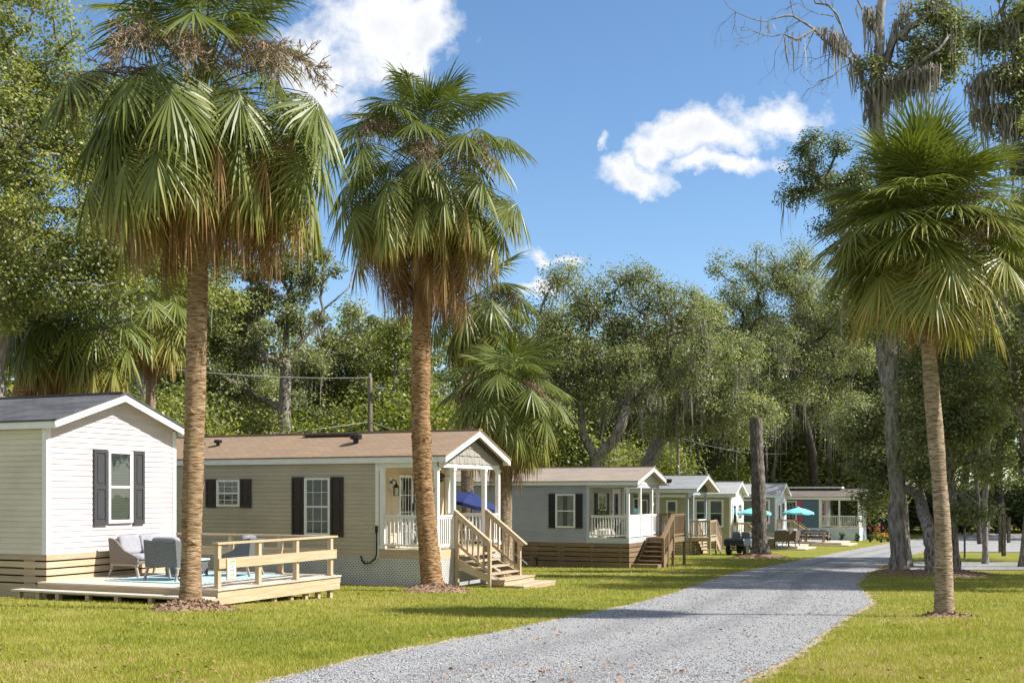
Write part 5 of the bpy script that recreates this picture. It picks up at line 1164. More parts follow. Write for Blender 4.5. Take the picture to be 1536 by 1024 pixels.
def tree(label, base, trunk, lobes, n_leaf, seed, leaf='oakleaf', bark='oakbark', r0=.35, size=.13, clump=.55, nclump=None, moss=0, mossL=(.5, 1.8), group=None, limbs=None, dense=1.0, name='tree', twigs=True, shell=.35, upb=.45):
    """trunk: points; lobes: (centre, (rx, ry, rz)) of the crown; all in world coordinates"""
    rng = np.random.default_rng(seed); b = np.array(base, float); t = thing(name, label, 'tree', base, 0, group)
    tp = np.array([list(p) for p in trunk]) - b
    k = 5; fine = []
    for i in range(len(tp) - 1):
        for j in range(k): fine.append(tp[i] + (tp[i + 1] - tp[i]) * j / k + rng.normal(0, .035, 3) * (1 if i + j else 0))
    fine.append(tp[-1]); nodes = [np.array(p) for p in fine]; par = [-1] + list(range(len(fine) - 1)); load = [0.0] * len(nodes); trunk_n = len(nodes); fixed = {}
    for lb in (limbs or []):
        lp = np.array([list(p) for p in lb]) - b; j = int(np.argmin([np.linalg.norm(q - lp[0]) for q in nodes])); prev = j
        for i in range(1, len(lp)):
            for s_ in (.5, 1.0): nodes.append(lp[i - 1] * (1 - s_) + lp[i] * s_ + rng.normal(0, .06, 3)); par.append(prev); load.append(1.5 if i == len(lp) - 1 and s_ == 1 else 0.0); prev = len(nodes) - 1
    vol = np.array([r_[0] * r_[1] * r_[2] for c, r_ in lobes]) ** .75; vol /= vol.sum(); N_ = nclump or max(14, int(n_leaf / 170)); cl = []
    for (c, r_), f in zip(lobes, vol):
        m = max(3, int(N_ * f)); d = nrm(rng.normal(0, 1, (m, 3))); rad = rng.uniform(shell ** 3, 1, m) ** (1 / 3); cl.append(np.array(list(c)) - b + d * rad[:, None] * np.array(r_))
    cl = np.concatenate(cl); cl = cl[cl[:, 2] > .4]; order = np.argsort(np.linalg.norm(cl - nodes[trunk_n - 1], axis=1))
    lo = nodes[trunk_n - 1][2] * .42
    for ci in order:
        c = cl[ci]; arr = np.array(nodes); dv = c - arr; ds = np.linalg.norm(dv, axis=1); cost = ds + .9 * np.maximum(0, arr[:, 2] - c[2] + .25 * ds) + np.where(arr[:, 2] < lo, 3.0, 0)
        j = int(np.argmin(cost)); s = arr[j]; L = ds[j]; mid = (s + c) / 2 + rng.normal(0, .12, 3) * L * .6 + np.array([0, 0, .10 * L]); prev = j
        for u in (.33, .66, 1.0): q = (1 - u) ** 2 * s + 2 * u * (1 - u) * mid + u * u * c; nodes.append(q); par.append(prev); load.append(1.0 if u == 1.0 else 0.0); prev = len(nodes) - 1
    load = np.array(load)
    for i in range(len(nodes) - 1, 0, -1): load[par[i]] += load[i]
    tot = max(load[0], 1); rad = r0 * np.maximum(load / tot, 0) ** .46; rad = np.maximum(rad, .012)
    rad[:trunk_n] = np.maximum(rad[:trunk_n], r0 * np.linspace(1, .5, trunk_n))
    zz = np.array([n_[2] for n_ in nodes[:trunk_n]]); rad[:trunk_n] *= 1 + .45 * np.exp(-np.maximum(zz, 0) / .4)
    kids = {}
    for i, p in enumerate(par): kids.setdefault(p, []).append(i)
    chains = []; done = set()
    def chain(i):
        stack = [i]
        while stack:
            a = stack.pop(); pts = []; rr = []
            if par[a] >= 0: pts.append(nodes[par[a]]); rr.append(min(rad[par[a]], rad[a] * 1.35))
            cur = a
            while True:
                pts.append(nodes[cur]); rr.append(rad[cur]); ks = kids.get(cur, [])
                if not ks: break
                nx = cur + 1 if (cur < trunk_n - 1) else max(ks, key=lambda q: load[q])
                if nx not in ks: nx = max(ks, key=lambda q: load[q])
                stack += [q for q in ks if q != nx]; cur = nx
            rr[-1] = min(rr[-1], .012) if cur >= trunk_n else rr[-1]
            if len(pts) > 1: chains.append((pts, rr))
    chain(0)
    V, Q = tubes_np(chains[:1], 14); V2, Q2 = tubes_np(chains[1:], 5) if len(chains) > 1 else (np.zeros((0, 3)), np.zeros((0, 4), int))
    tr = npmesh('trunk', np.concatenate([V, V2]), np.concatenate([Q, Q2 + len(V)]), M[bark], t, smooth=True)
    # leaves gather round clump centres and along the last twig
    per = max(6, int(n_leaf / len(cl))); w = rng.uniform(.45, 1.6, len(cl)) ; w /= w.mean(); cnt = np.maximum(3, (per * w).astype(int)); idx = np.repeat(np.arange(len(cl)), cnt); n = len(idx)
    off = nrm(rng.normal(0, 1, (n, 3))) * (rng.uniform(0, 1, (n, 1)) ** .55) * clump * rng.uniform(.7, 1.5, (len(cl), 1))[idx] * np.array([1.15, 1.15, .8]); Pn = cl[idx] + off
    V, Q = leafquads(Pn, size, rng, upb, out=nrm(off)); npmesh('crown', V, Q, M[leaf], t)
    if moss:
        j = rng.integers(trunk_n, len(nodes), moss); pts = np.array(nodes)[j]; moss_mesh(t, pts, rng, 10, mossL)
    return t
def lob(Y, *ls):
    out = []
    for l in ls:
        px, py, rx, ry = l[:4]; dy = l[4] if len(l) > 4 else 0; q = P(px, py, Y + dy); k = (Y + dy) / 1740; out.append((q, (rx * k, (rx + ry) * .5 * k, ry * k)))
    return out
# ---- individual trees
T = tree
b = gbase(35, 33)
T('big light green oak filling the left edge above the pink home', b, [b, P(-10, 560, 33), P(20, 330, 33), P(30, 120, 33)], lob(33, (30, 30, 95, 75), (10, 190, 110, 110), (135, 185, 110, 80, 1), (95, 310, 130, 100), (10, 430, 110, 70), (190, 350, 95, 70, 1), (120, 415, 110, 55), (-60, 300, 80, 200)), 90000, 101, 'laurelleaf', 'palebark', .34, .10, .62, 460, moss=25)
b = gbase(210, 47)
T('second light green oak right of the big one, behind the tall palm', b, [b, P(215, 560, 47), P(205, 420, 47), P(200, 300, 47)], lob(47, (170, 220, 70, 80), (215, 330, 80, 80), (260, 410, 70, 70), (300, 450, 50, 60)), 34000, 103, 'laurelleaf', 'palebark', .28, .13, .62, 120, moss=12)
b = gbase(425, 56)
T('forked oak with thin see through top between the two front palms', b, [b, P(425, 660, 56), P(428, 545, 56)], lob(56, (440, 390, 45, 40), (345, 420, 60, 45), (300, 480, 70, 60), (385, 490, 65, 60), (470, 395, 40, 45), (430, 450, 50, 40), (330, 560, 70, 60), (450, 560, 50, 40)), 38000, 107, 'oakleaf', 'oakbark', .32, .14, .62, 110, moss=40, mossL=(.6, 2.6), limbs=[[P(428, 545, 56), P(455, 510, 56), P(485, 465, 56), P(522, 430, 56), P(535, 395, 57)], [P(428, 545, 56), P(432, 470, 56.5), P(438, 410, 57), P(455, 370, 57)], [P(480, 470, 56), P(484, 425, 56), P(490, 370, 56)]])
b = gbase(545, 66)
T('rounded pale green tree behind the utility pole', b, [b, P(545, 660, 66), P(545, 560, 66)], lob(66, (520, 490, 50, 35), (570, 530, 60, 50), (530, 580, 60, 50), (600, 590, 50, 50), (480, 560, 50, 60)), 30000, 109, 'paleleaf', 'oakbark', .25, .16, .7, 90, moss=14)
b = gbase(590, 60)
T('thin bare trunked young tree right of the utility pole', b, [b, P(590, 640, 60), P(592, 560, 60), P(595, 500, 60)], lob(60, (590, 520, 40, 40), (610, 560, 35, 40)), 4500, 113, 'limeleaf', 'palebark', .13, .15, .6, 30)
b = gbase(290, 60)
T('dark green tree at the back left of the tall palm trunk', b, [b, P(290, 660, 60), P(300, 520, 60)], lob(60, (280, 520, 60, 70), (340, 500, 70, 60), (250, 590, 60, 60), (380, 600, 60, 55)), 20000, 127, 'oakleaf', 'darkbark', .3, .16, .7, 90, moss=20)
b = gbase(893, 61)
T('wide live oak with forked pale trunk and hanging moss behind the gray home', b, [b, P(895, 740, 61), P(894, 692, 61)], lob(61, (850, 455, 60, 40), (800, 500, 45, 55), (930, 450, 75, 42), (1005, 470, 70, 40), (870, 530, 75, 45), (960, 545, 95, 50), (820, 580, 35, 55), (1040, 530, 60, 60), (905, 590, 60, 40), (860, 420, 40, 25), (960, 425, 50, 28)), 60000, 131, 'oakleaf', 'palebark', .36, .118, .75, 330, moss=110, mossL=(.5, 2.4), limbs=[[P(894, 692, 61), P(876, 655, 61), P(870, 615, 61), P(862, 560, 61), P(850, 500, 61.5)], [P(894, 692, 61), P(915, 668, 60.5), P(932, 635, 60), P(950, 590, 60), P(975, 540, 60)], [P(915, 668, 60.5), P(940, 650, 60), P(965, 615, 59), P(1000, 570, 58.5)], [P(876, 655, 61), P(872, 580, 62), P(880, 500, 62), P(885, 450, 62)]])
b = gbase(955, 70)
T('leaning moss draped oak right of the forked oak', b, [b, P(965, 715, 70), P(985, 665, 70), P(1010, 635, 69)], lob(68, (1010, 590, 60, 38), (1060, 600, 60, 40), (1080, 540, 60, 50), (1000, 640, 40, 22), (1110, 630, 60, 35)), 38000, 137, 'oakleaf', 'oakbark', .38, .125, .75, 180, moss=120, mossL=(.6, 2.8))
b = gbase(1224, 109)
T('bushy live oak with moss behind the cut trunk', b, [b, P(1222, 740, 109), P(1218, 680, 108), P(1190, 560, 102)], lob(96, (1120, 405, 50, 32), (1170, 400, 50, 40), (1215, 440, 70, 55), (1110, 470, 55, 45), (1160, 510, 80, 50), (1240, 530, 70, 55), (1110, 570, 70, 40), (1190, 600, 90, 45), (1260, 610, 50, 40), (1075, 390, 20, 22), (1150, 440, 60, 40), (1280, 480, 50, 60)), 60000, 139, 'oakleaf', 'darkbark', .42, .165, 1.05, 300, moss=170, mossL=(1.0, 4.5))
b = gbase(1352, 47)
T('tall dark oak rising behind the left side of the right palm crown', b, [b, P(1346, 700, 47), P(1326, 520, 48), P(1275, 380, 49), P(1250, 280, 50)], lob(50, (1230, 222, 42, 26), (1205, 262, 30, 30), (1250, 275, 45, 45), (1196, 305, 22, 24), (1270, 350, 50, 50), (1290, 440, 50, 60), (1300, 300, 45, 60)), 28000, 149, 'darkleaf', 'oakbark', .34, .105, .55, 90, moss=45, mossL=(.6, 2.2))
b = gbase(1347, 41)
T1 = T('tall old tree with half dead mossy top and straight gray trunk beside the gravel drive', b, [b, P(1344, 720, 41), P(1337, 560, 41), P(1333, 400, 41), P(1322, 260, 41), P(1314, 160, 41), P(1318, 60, 41), P(1330, -60, 41)], lob(41, (1405, 55, 42, 40), (1375, 95, 40, 22), (1300, 100, 22, 16), (1340, 122, 45, 14), (1420, 95, 35, 28), (1440, 40, 30, 26), (1385, 20, 34, 22), (1360, 440, 45, 30), (1300, 480, 50, 35), (1380, 560, 40, 40)), 21000, 151, 'oakleaf', 'palebark', .28, .11, .55, 120, moss=50, mossL=(.5, 1.8), limbs=[[P(1312, 150, 41), P(1285, 90, 41), P(1262, 40, 40.6), P(1240, 10, 40), P(1215, -5, 40)], [P(1290, 95, 41), P(1262, 75, 40.6), P(1222, 45, 40), P(1190, 22, 39.6), P(1150, 32, 39.4)], [P(1225, 46, 40), P(1196, 60, 39.7), P(1172, 52, 39.3)], [P(1318, 60, 41), P(1290, 5, 41.4), P(1270, -40, 42)], [P(1314, 120, 41), P(1345, 60, 41.2), P(1362, 5, 41.5), P(1372, -50, 42)], [P(1312, 150, 41), P(1350, 120, 40.5), P(1390, 85, 40), P(1425, 60, 40)], [P(1340, 75, 41.2), P(1360, 40, 41), P(1400, 15, 40.6)]])
rng = np.random.default_rng(5); b_ = np.array(b)
def mossline(pts, n): 
    pts = [np.array(p) for p in pts]; out = []
    for _ in range(n): i = rng.integers(0, len(pts) - 1); u = rng.uniform(); out.append(pts[i] * (1 - u) + pts[i + 1] * u - b_)
    return out
pts = mossline([P(1312, 165, 41), P(1290, 95, 41), P(1262, 60, 40.6), P(1235, 40, 40.2)], 34) + mossline([P(1312, 110, 41), P(1318, 40, 41), P(1300, 10, 41)], 26) + mossline([P(1320, 125, 40.6), P(1360, 112, 40.4), P(1400, 100, 40)], 60) + mossline([P(1345, 40, 41.2), P(1362, 0, 41.5)], 14) + mossline([P(1310, 175, 41), P(1318, 120, 41)], 30)
moss_mesh(T1, pts, rng, 9, (.4, 1.7), .03, .14)
# bare twigs of the dead limbs
def twigs(t, tips, b, rng, L=1.3):
    ch = []
    for p, d in tips:
        st = [(np.array(p) - b, nrm(np.array(d, float)), L, .022, 0)]
        while st:
            p0, d0, l, r, dep = st.pop(); pp = [p0]; dd = d0
            for i in range(5): dd = nrm(dd + rng.normal(0, .18, 3)); pp.append(pp[-1] + dd * l / 5)
            ch.append((pp, np.linspace(r, r * .4, 6)))
            if dep < 3:
                for _ in range(3): k = rng.integers(2, 6); st.append((pp[k], nrm(dd + rng.normal(0, .6, 3)), l * .62, r * .5, dep + 1))
    V, Q = tubes_np(ch, 4); tag(npmesh('bare_twigs', V, Q, M['palebark'], t), kind='stuff')
twigs(T1, [(P(1215, -5, 40), (-1, 0, .2)), (P(1150, 32, 39.4), (-1, 0, .1)), (P(1172, 52, 39.3), (-1, 0, -.3)), (P(1262, 40, 40.6), (-.5, 0, .8)), (P(1222, 45, 40), (-.3, 0, -.9)), (P(1190, 22, 39.6), (-.4, -.2, .9)), (P(1240, 10, 40), (-.2, 0, 1)), (P(1285, 90, 41), (-1, 0, -.4)), (P(1345, 60, 41.2), (.3, 0, 1)), (P(1355, 30, 41.3), (.8, 0, .5)), (P(1290, 5, 41.4), (-.4, 0, 1)), (P(1205, 30, 40), (-.8, .1, -.5)), (P(1250, 25, 40.3), (-.7, 0, .3)), (P(1275, 70, 40.8), (-.8, 0, -.5)), (P(1235, 8, 40), (-.9, 0, .6)), (P(1270, -30, 42), (-.6, 0, .5)), (P(1365, 0, 41.5), (.5, 0, .6)), (P(1400, 15, 40.6), (1, 0, .2)), (P(1330, -20, 41), (-.5, 0, .7))], b_, rng, 1.5)
b = gbase(1585, 36)
T2 = T('moss hung oak limb reaching in at the top right corner', b, [b, P(1580, 600, 36), P(1570, 300, 36), P(1545, 120, 36)], lob(36, (1505, 50, 42, 32), (1490, 110, 35, 22), (1535, 20, 50, 40), (1550, 200, 50, 60), (1500, 165, 40, 18), (1560, 380, 60, 90), (1540, 90, 40, 40)), 26000, 157, 'oakleaf', 'oakbark', .42, .115, .5, 90, moss=90, mossL=(.5, 2.2), limbs=[[P(1572, 300, 36), P(1540, 185, 36), P(1500, 160, 36), P(1462, 168, 36)], [P(1550, 130, 36), P(1520, 95, 36), P(1485, 110, 36), P(1455, 140, 36)], [P(1545, 120, 36), P(1520, 60, 36), P(1500, 20, 36)]])
b_ = np.array(b); moss_mesh(T2, mossline([P(1545, 120, 36), P(1520, 95, 36), P(1485, 110, 36), P(1460, 130, 36)], 80) + mossline([P(1540, 175, 36), P(1500, 160, 36), P(1465, 166, 36)], 60), rng, 9, (.4, 1.6), .028, .16)
b = gbase(1428, 40.2)
T('oak with straight dark trunk and low leafy crown right behind the right palm', b, [b, P(1426, 780, 40.2), P(1420, 680, 40.2), P(1412, 560, 40.5)], lob(40, (1440, 640, 45, 40), (1475, 695, 42, 28), (1445, 565, 50, 40), (1380, 640, 45, 40), (1400, 590, 45, 40), (1465, 620, 45, 35), (1445, 768, 22, 22, -1), (1425, 510, 50, 40), (1470, 770, 14, 12, -1)), 27000, 163, 'oakleaf', 'oakbark', .21, .105, .55, 150, moss=14)
b = gbase(1397, 39.2)
T('short trunked leaning oak with dark low crown left of the right palm trunk', b, [b, P(1397, 820, 39.2), P(1391, 790, 39.6), P(1378, 740, 41.5)], lob(43.2, (1322, 690, 48, 34), (1320, 740, 34, 32), (1312, 650, 40, 36), (1385, 700, 30, 40, -2.5), (1330, 620, 45, 30), (1290, 640, 40, 30), (1380, 640, 35, 30)), 24000, 167, 'oakleaf', 'oakbark', .21, .11, .55, 150, moss=0)
# cut trunk
p = G(1141, 836); t = thing('cut_trunk', 'tall bare trunk sawn flat at the top, standing beside the utility cart', 'tree trunk', p)
rr = np.random.default_rng(9); hgt = P(1133, 627, p.y).z - p.z; nz_, ns = 60, 26; V = []
for i in range(nz_):
    z = -.1 + (hgt + .1) * i / (nz_ - 1)
    for k in range(ns): a = 2 * math.pi * k / ns; r_ = (.39 - .08 * min(1, i / nz_ * 1.3)) * (1 + .7 * math.exp(-max(z, 0) / .35) * (1 + .3 * math.sin(a * 4))) * (1 + .05 * math.sin(a * 9 + z * 1.1) + .05 * rr.normal()); V.append((r_ * math.cos(a) - .12 * z / hgt * 2, r_ * math.sin(a), z))
i = np.arange((nz_ - 1) * ns); Q = np.stack([i, i // ns * ns + (i % ns + 1) % ns, (i // ns + 1) * ns + (i % ns + 1) % ns, i + ns], 1); tk = npmesh('trunk', V, Q, M['darkoak'], t)
mb = MB(); mb.add([V[(nz_ - 1) * ns + k] for k in range(ns)], [tuple(range(ns))]); mb.build('sawn_top', pm('sawn_wood', (.45, .36, .25), rough=.8), tk)

# ---- forest behind: prototypes, then copies
def proto(label, h, rw, seed, leaf, bark, n, size, ncl, r0, moss, group, trunk_frac=.45, flat=.8):
    r = np.random.default_rng(seed); b = Vector((0, 0, 0)); lobes = []
    for i in range(9):
        a = i * 2.4; u = r.uniform(0, 1); zc = h * (trunk_frac + (1 - trunk_frac) * (.12 + .76 * u)); q = rw * (.75 - .35 * u) * r.uniform(.5, 1.0); lobes.append((Vector((q * math.cos(a), q * math.sin(a), zc)), (rw * r.uniform(.38, .55), rw * r.uniform(.38, .55), h * (1 - trunk_frac) * r.uniform(.16, .26))))
    tr = [b + Vector((0, 0, -.3)), Vector((r.normal(0, .25), r.normal(0, .25), h * .3)), Vector((r.normal(0, .5), r.normal(0, .5), h * .6)), Vector((r.normal(0, .6), r.normal(0, .6), h * .85))]
    return tree(label, b, tr, lobes, n, seed, leaf, bark, r0, size, .85, ncl, moss, (.6, 2.4), group, shell=.2)
GF = 'forest trees behind the row of homes'
protos = [
 (proto('broad dark green woodland tree in the forest behind the homes', 15, 4.6, 201, 'oakleaf', 'oakbark', 17000, .20, 110, .21, 24, GF, .28), 'broad dark green woodland tree in the forest behind the homes'),
 (proto('tall slim woodland tree with grayish leaves in the forest behind the homes', 18, 3.6, 203, 'paleleaf', 'palebark', 15000, .20, 110, .19, 14, GF, .35), 'tall slim woodland tree with grayish leaves in the forest behind the homes'),
 (proto('very dark leaved woodland tree in the forest behind the homes', 13, 4.8, 207, 'darkleaf', 'darkbark', 17000, .20, 120, .19, 18, GF, .2), 'very dark leaved woodland tree in the forest behind the homes'),
 (proto('bright yellow green woodland tree in the forest behind the homes', 14, 4.2, 211, 'laurelleaf', 'oakbark', 16000, .20, 110, .18, 6, GF, .22), 'bright yellow green woodland tree in the forest behind the homes')]
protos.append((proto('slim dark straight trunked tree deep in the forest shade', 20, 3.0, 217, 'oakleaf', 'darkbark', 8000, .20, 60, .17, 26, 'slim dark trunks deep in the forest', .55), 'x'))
used = set(); prng = random.Random(31)
def plant(kind, px, Y, h, sq=1.0):
    o, lab = protos[kind]; ref = {0: 15, 1: 18, 2: 13, 3: 14, 4: 20}[kind]
    c = o if kind not in used else copy_tree(o); used.add(kind)
    p = gbase(px, Y); c.location = p; s = h / ref; c.scale = (s * sq, s * sq, s); c.rotation_euler = (0, 0, prng.uniform(0, 6.28)); return c
#         px, depth, top row in the photo, kind
rows = [(-120, 62, 250, 0), (-60, 74, 330, 1), (30, 66, 360, 2), (110, 70, 390, 0), (180, 80, 400, 3), (255, 76, 450, 0), (320, 84, 440, 1), (370, 72, 480, 3), (410, 90, 440, 0), (455, 78, 500, 2), (500, 92, 470, 3), (560, 84, 500, 1), (610, 76, 520, 0), (650, 90, 500, 3), (690, 82, 510, 2), (735, 92, 500, 0),
 (780, 86, 500, 1), (815, 78, 530, 3), (850, 92, 480, 0), (900, 96, 470, 3), (945, 104, 480, 2), (985, 92, 500, 1), (1020, 108, 470, 0), (1052, 118, 455, 3), (1085, 112, 490, 2), (1125, 120, 450, 1), (1165, 112, 470, 0), (1205, 122, 440, 2), (1245, 114, 430, 1), (1285, 124, 420, 0), (1320, 116, 400, 2), (1355, 128, 390, 1), (1395, 150, 380, 0), (1440, 150, 360, 2), (1480, 146, 350, 3), (1525, 140, 330, 0), (1570, 128, 320, 1), (1620, 120, 300, 2), (1680, 110, 280, 0), (1750, 100, 260, 3),
 (905, 84, 560, 4), (925, 92, 540, 4), (960, 88, 540, 4), (1005, 98, 530, 4), (1035, 104, 520, 4), (1048, 96, 520, 4), (1070, 110, 500, 4), (1102, 104, 490, 4), (1118, 116, 500, 4), (1150, 108, 480, 4), (1172, 118, 480, 4), (1196, 126, 480, 4), (1240, 120, 470, 4), (1262, 112, 460, 4), (1300, 122, 450, 4), (1312, 128, 450, 4), (1470, 84, 420, 4), (345, 70, 500, 4), (480, 74, 500, 4), (605, 76, 520, 4), (1478, 50, 430, 1), (1535, 47, 330, 0), (1575, 53, 300, 2), (1500, 118, 330, 2), (1555, 112, 300, 0)]
for px, Y, yt, kd in rows:
    q = P(px, yt, Y); h = q.z - g(q.x, Y); plant(kd, px, Y, h * prng.uniform(.92, 1.05), prng.uniform(.85, 1.15) * (1.0 if h < 20 else .9))
# two trees outside the right edge whose shade falls on the drive
for X, Y, h, kd in ((20.8, 34.0, 19, 2), (19.8, 30.2, 18, 2), (22.5, 38.0, 18, 2)):
    o, lab = protos[kd]; c = copy_tree(o); c.location = (X, Y, g(X, Y)); s = h / {0: 15, 1: 18, 2: 13}[kd]; c.scale = (s * .58, s * .58, s); c.rotation_euler = (0, 0, X)
# understory
def shrub(label, w, h, seed, leaf, n, size, group, loc=None, cat='bush'):
    r = np.random.default_rng(seed); t = thing('bush', label, cat, loc or (0, 0, 0), 0, group); cl = nrm(r.normal(0, 1, (n // 60 + 6, 3))) * (r.uniform(.2, 1, (n // 60 + 6, 1)) ** .5) * np.array([w / 2 * .8, w / 2 * .8, h * .42]) + np.array([0, 0, h * .5]); idx = r.integers(0, len(cl), n)
    off = nrm(r.normal(0, 1, (n, 3))) * r.uniform(0, 1, (n, 1)) ** .5 * min(w, h) * .17; Pn = cl[idx] + off; Pn[:, 2] = np.maximum(Pn[:, 2], .03); V, Q = leafquads(Pn, size, r, .4, out=nrm(off)); npmesh('foliage', V, Q, M[leaf], t)
    ch = [([(0, 0, -.1), tuple(c * np.array([.4, .4, .5])), tuple(c)], [.03, .02, .008]) for c in cl[:40]]; V, Q = tubes_np(ch, 4); npmesh('stem', V, Q, M['darkbark'], t); return t
GB = 'bright yellow green bushes behind the homes'; GD = 'dark understory bushes at the foot of the forest'
lb_ = 'bright yellow green bush growing behind the homes'; ld_ = 'dark leafy understory bush at the foot of the forest'
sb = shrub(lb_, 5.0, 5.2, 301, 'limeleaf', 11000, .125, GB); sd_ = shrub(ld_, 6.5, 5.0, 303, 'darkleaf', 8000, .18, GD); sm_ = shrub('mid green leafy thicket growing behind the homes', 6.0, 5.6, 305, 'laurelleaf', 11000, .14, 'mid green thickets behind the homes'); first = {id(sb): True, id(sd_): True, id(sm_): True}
def pbush(src, px, Y, yt, sq=1.0):
    c = src if first.pop(id(src), None) else copy_tree(src); p = gbase(px, Y); c.location = p; h = P(px, yt, Y).z - p.z; s = h / 5.1; c.scale = (s * sq, s * sq, s); c.rotation_euler = (0, 0, prng.uniform(0, 6.28))
for px, Y, yt, sq in ((10, 41, 560, 1), (110, 43, 585, 1), (205, 44, 585, .8), (300, 44, 628, .7), (465, 47, 622, .8), (595, 56, 575, .9), (655, 54, 600, 1), (690, 58, 600, 1), (850, 80, 650, 1), (815, 62, 620, 1), (1003, 86, 655, .8), (1090, 100, 690, 1)): pbush(sb, px, Y, yt, sq)
for px, Y, yt, sq in ((60, 48, 590, 1), (160, 50, 605, .9), (260, 52, 585, .8), (345, 58, 610, .9), (510, 62, 612, .9), (615, 66, 590, .9), (780, 79, 600, 1), (925, 86, 660, 1), (985, 90, 670, 1), (1215, 118, 650, 1.3), (1255, 122, 660, 1.3), (1180, 116, 660, 1.3)): pbush(sm_, px, Y, yt, sq)
for i, px in enumerate(range(-140, 1760, 48)):
    Y = prng.uniform(66, 82) if px < 760 else (prng.uniform(96, 108) if px < 1130 else prng.uniform(118, 138)); pbush(sd_, px + prng.uniform(-15, 15), Y, prng.uniform(640, 690) if px < 760 else prng.uniform(706, 730), prng.uniform(1.0, 1.7))
# far wood, one mass
r = np.random.default_rng(77); n = 130000; px = r.uniform(-500, 2050, n); Y = r.uniform(150, 178, n); X = (px - 768) / 1740 * Y; top = 17 + 3 * np.sin(X * .11) + 2 * np.sin(X * .37 + 1); z = gz(X, Y) + r.uniform(0, 1, n) ** .8 * top
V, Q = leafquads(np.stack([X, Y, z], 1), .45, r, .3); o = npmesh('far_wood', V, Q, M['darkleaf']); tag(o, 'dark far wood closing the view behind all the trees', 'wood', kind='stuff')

# low growth by the blue home
def small_shrub(label, px, py, h, w, leaf, group=None, flowers=None, seed=1):
    p = G(px, py); t = shrub(label, w, h, seed, leaf, 700, .07, group, p, 'shrub'); t.name = 'shrub'
    if flowers:
        r = np.random.default_rng(seed); n = 46; Pn = r.normal(0, 1, (n, 3)) * np.array([w * .3, w * .3, h * .14]) + np.array([0, 0, h * .82]); V, Q = leafquads(Pn, .11, r, .8); npmesh('blossom', V, Q, M[flowers], t)
    return t
for i, (px, py, w_) in enumerate(((1242, 812, .66), (1263, 812, .64), (1286, 812.5, .64), (1305, 813, .62))):
    small_shrub(['clipped green shrub under the blue home porch, leftmost of four', 'clipped green shrub under the blue home porch, second from left', 'clipped green shrub under the blue home porch, second from right', 'clipped green shrub at the corner of the blue home, nearest the flowers'][i], px, py, .82, w_, 'hedgeleaf', None, None, 400 + i)
small_shrub('taller rose bush with pink blooms beside the blue home', 1316, 811, 1.25, 1.2, 'limeleaf', None, 'flower_p', 411); small_shrub('low orange flowering plant right of the rose bush', 1322, 813, .75, 1.0, 'limeleaf', None, 'flower_o', 412); small_shrub('orange flowering plant at the end of the flower bed', 1332, 812, .7, 1.0, 'limeleaf', None, 'flower_o', 413)
small_shrub('small yellow green plant by the deck steps below the blue home', 1211, 810, .6, .7, 'limeleaf', None, None, 414)

# ------------------------------------------------------------------ mulch rings
def mound(label, c, R, h, seed, n=900):
    t = thing('mulch_mound', label, 'mulch', c); r = np.random.default_rng(seed); nr, ns = 14, 36; V = []
    for i in range(nr):
        for k in range(ns):
            a = 2 * math.pi * k / ns; q = R * (i + .3) / nr * (1 + .14 * math.sin(3 * a + seed) + .08 * math.sin(7 * a)); x, y = q * math.cos(a), q * math.sin(a); z = g(c[0] + x, c[1] + y) - c[2] + h * max(0, 1 - (i / (nr - 1)) ** 1.5) + r.normal(0, .010) * (i < nr - 1) - (.03 if i == nr - 1 else 0); V.append((x, y, z))
    i = np.arange((nr - 1) * ns); Q = np.stack([i, i // ns * ns + (i % ns + 1) % ns, (i // ns + 1) * ns + (i % ns + 1) % ns, i + ns], 1); npmesh('mound', V, Q, M['mulch'], t)
    Vv = np.array(V); j = r.integers(0, len(Vv), n); pc = Vv[j] + r.normal(0, .04, (n, 3)) * np.array([1, 1, .12]) + np.array([0, 0, .008]); sp = r.uniform(size=n) < .22; pc[sp, :2] *= r.uniform(1.0, 1.3, (sp.sum(), 1)); 
    for q in np.where(sp)[0]: pc[q, 2] = g(c[0] + pc[q, 0], c[1] + pc[q, 1]) - c[2] + .012
    V, Q = leafquads(pc, .075, r, .35, aspect=.22); npmesh('bark_chips', V, Q, M['mulch'], t); return t
def ground_at(px, Y): p = gbase(px, Y); return p
mound('mulch ring around the nearest tall palm by the deck', ground_at(285, 19.5), .70, .17, 1, 1600); mound('mulch ring around the leaning palm by the tan home porch', ground_at(651, 28.4), .85, .22, 2, 1500)
mound('thin mulch ring around the right lawn palm', ground_at(1417, 18.7), .42, .07, 3, 500); mound('mulch ring around the cut trunk by the utility cart', G(1141, 836), 1.5, .26, 4, 900)
mound('mulch ring at the foot of the straight gray trunk beside the drive', ground_at(1347, 41), .95, .20, 5, 700); mound('wide mulch bed under the two oaks right of the drive', ground_at(1412, 39.7), 2.0, .20, 6, 1200)

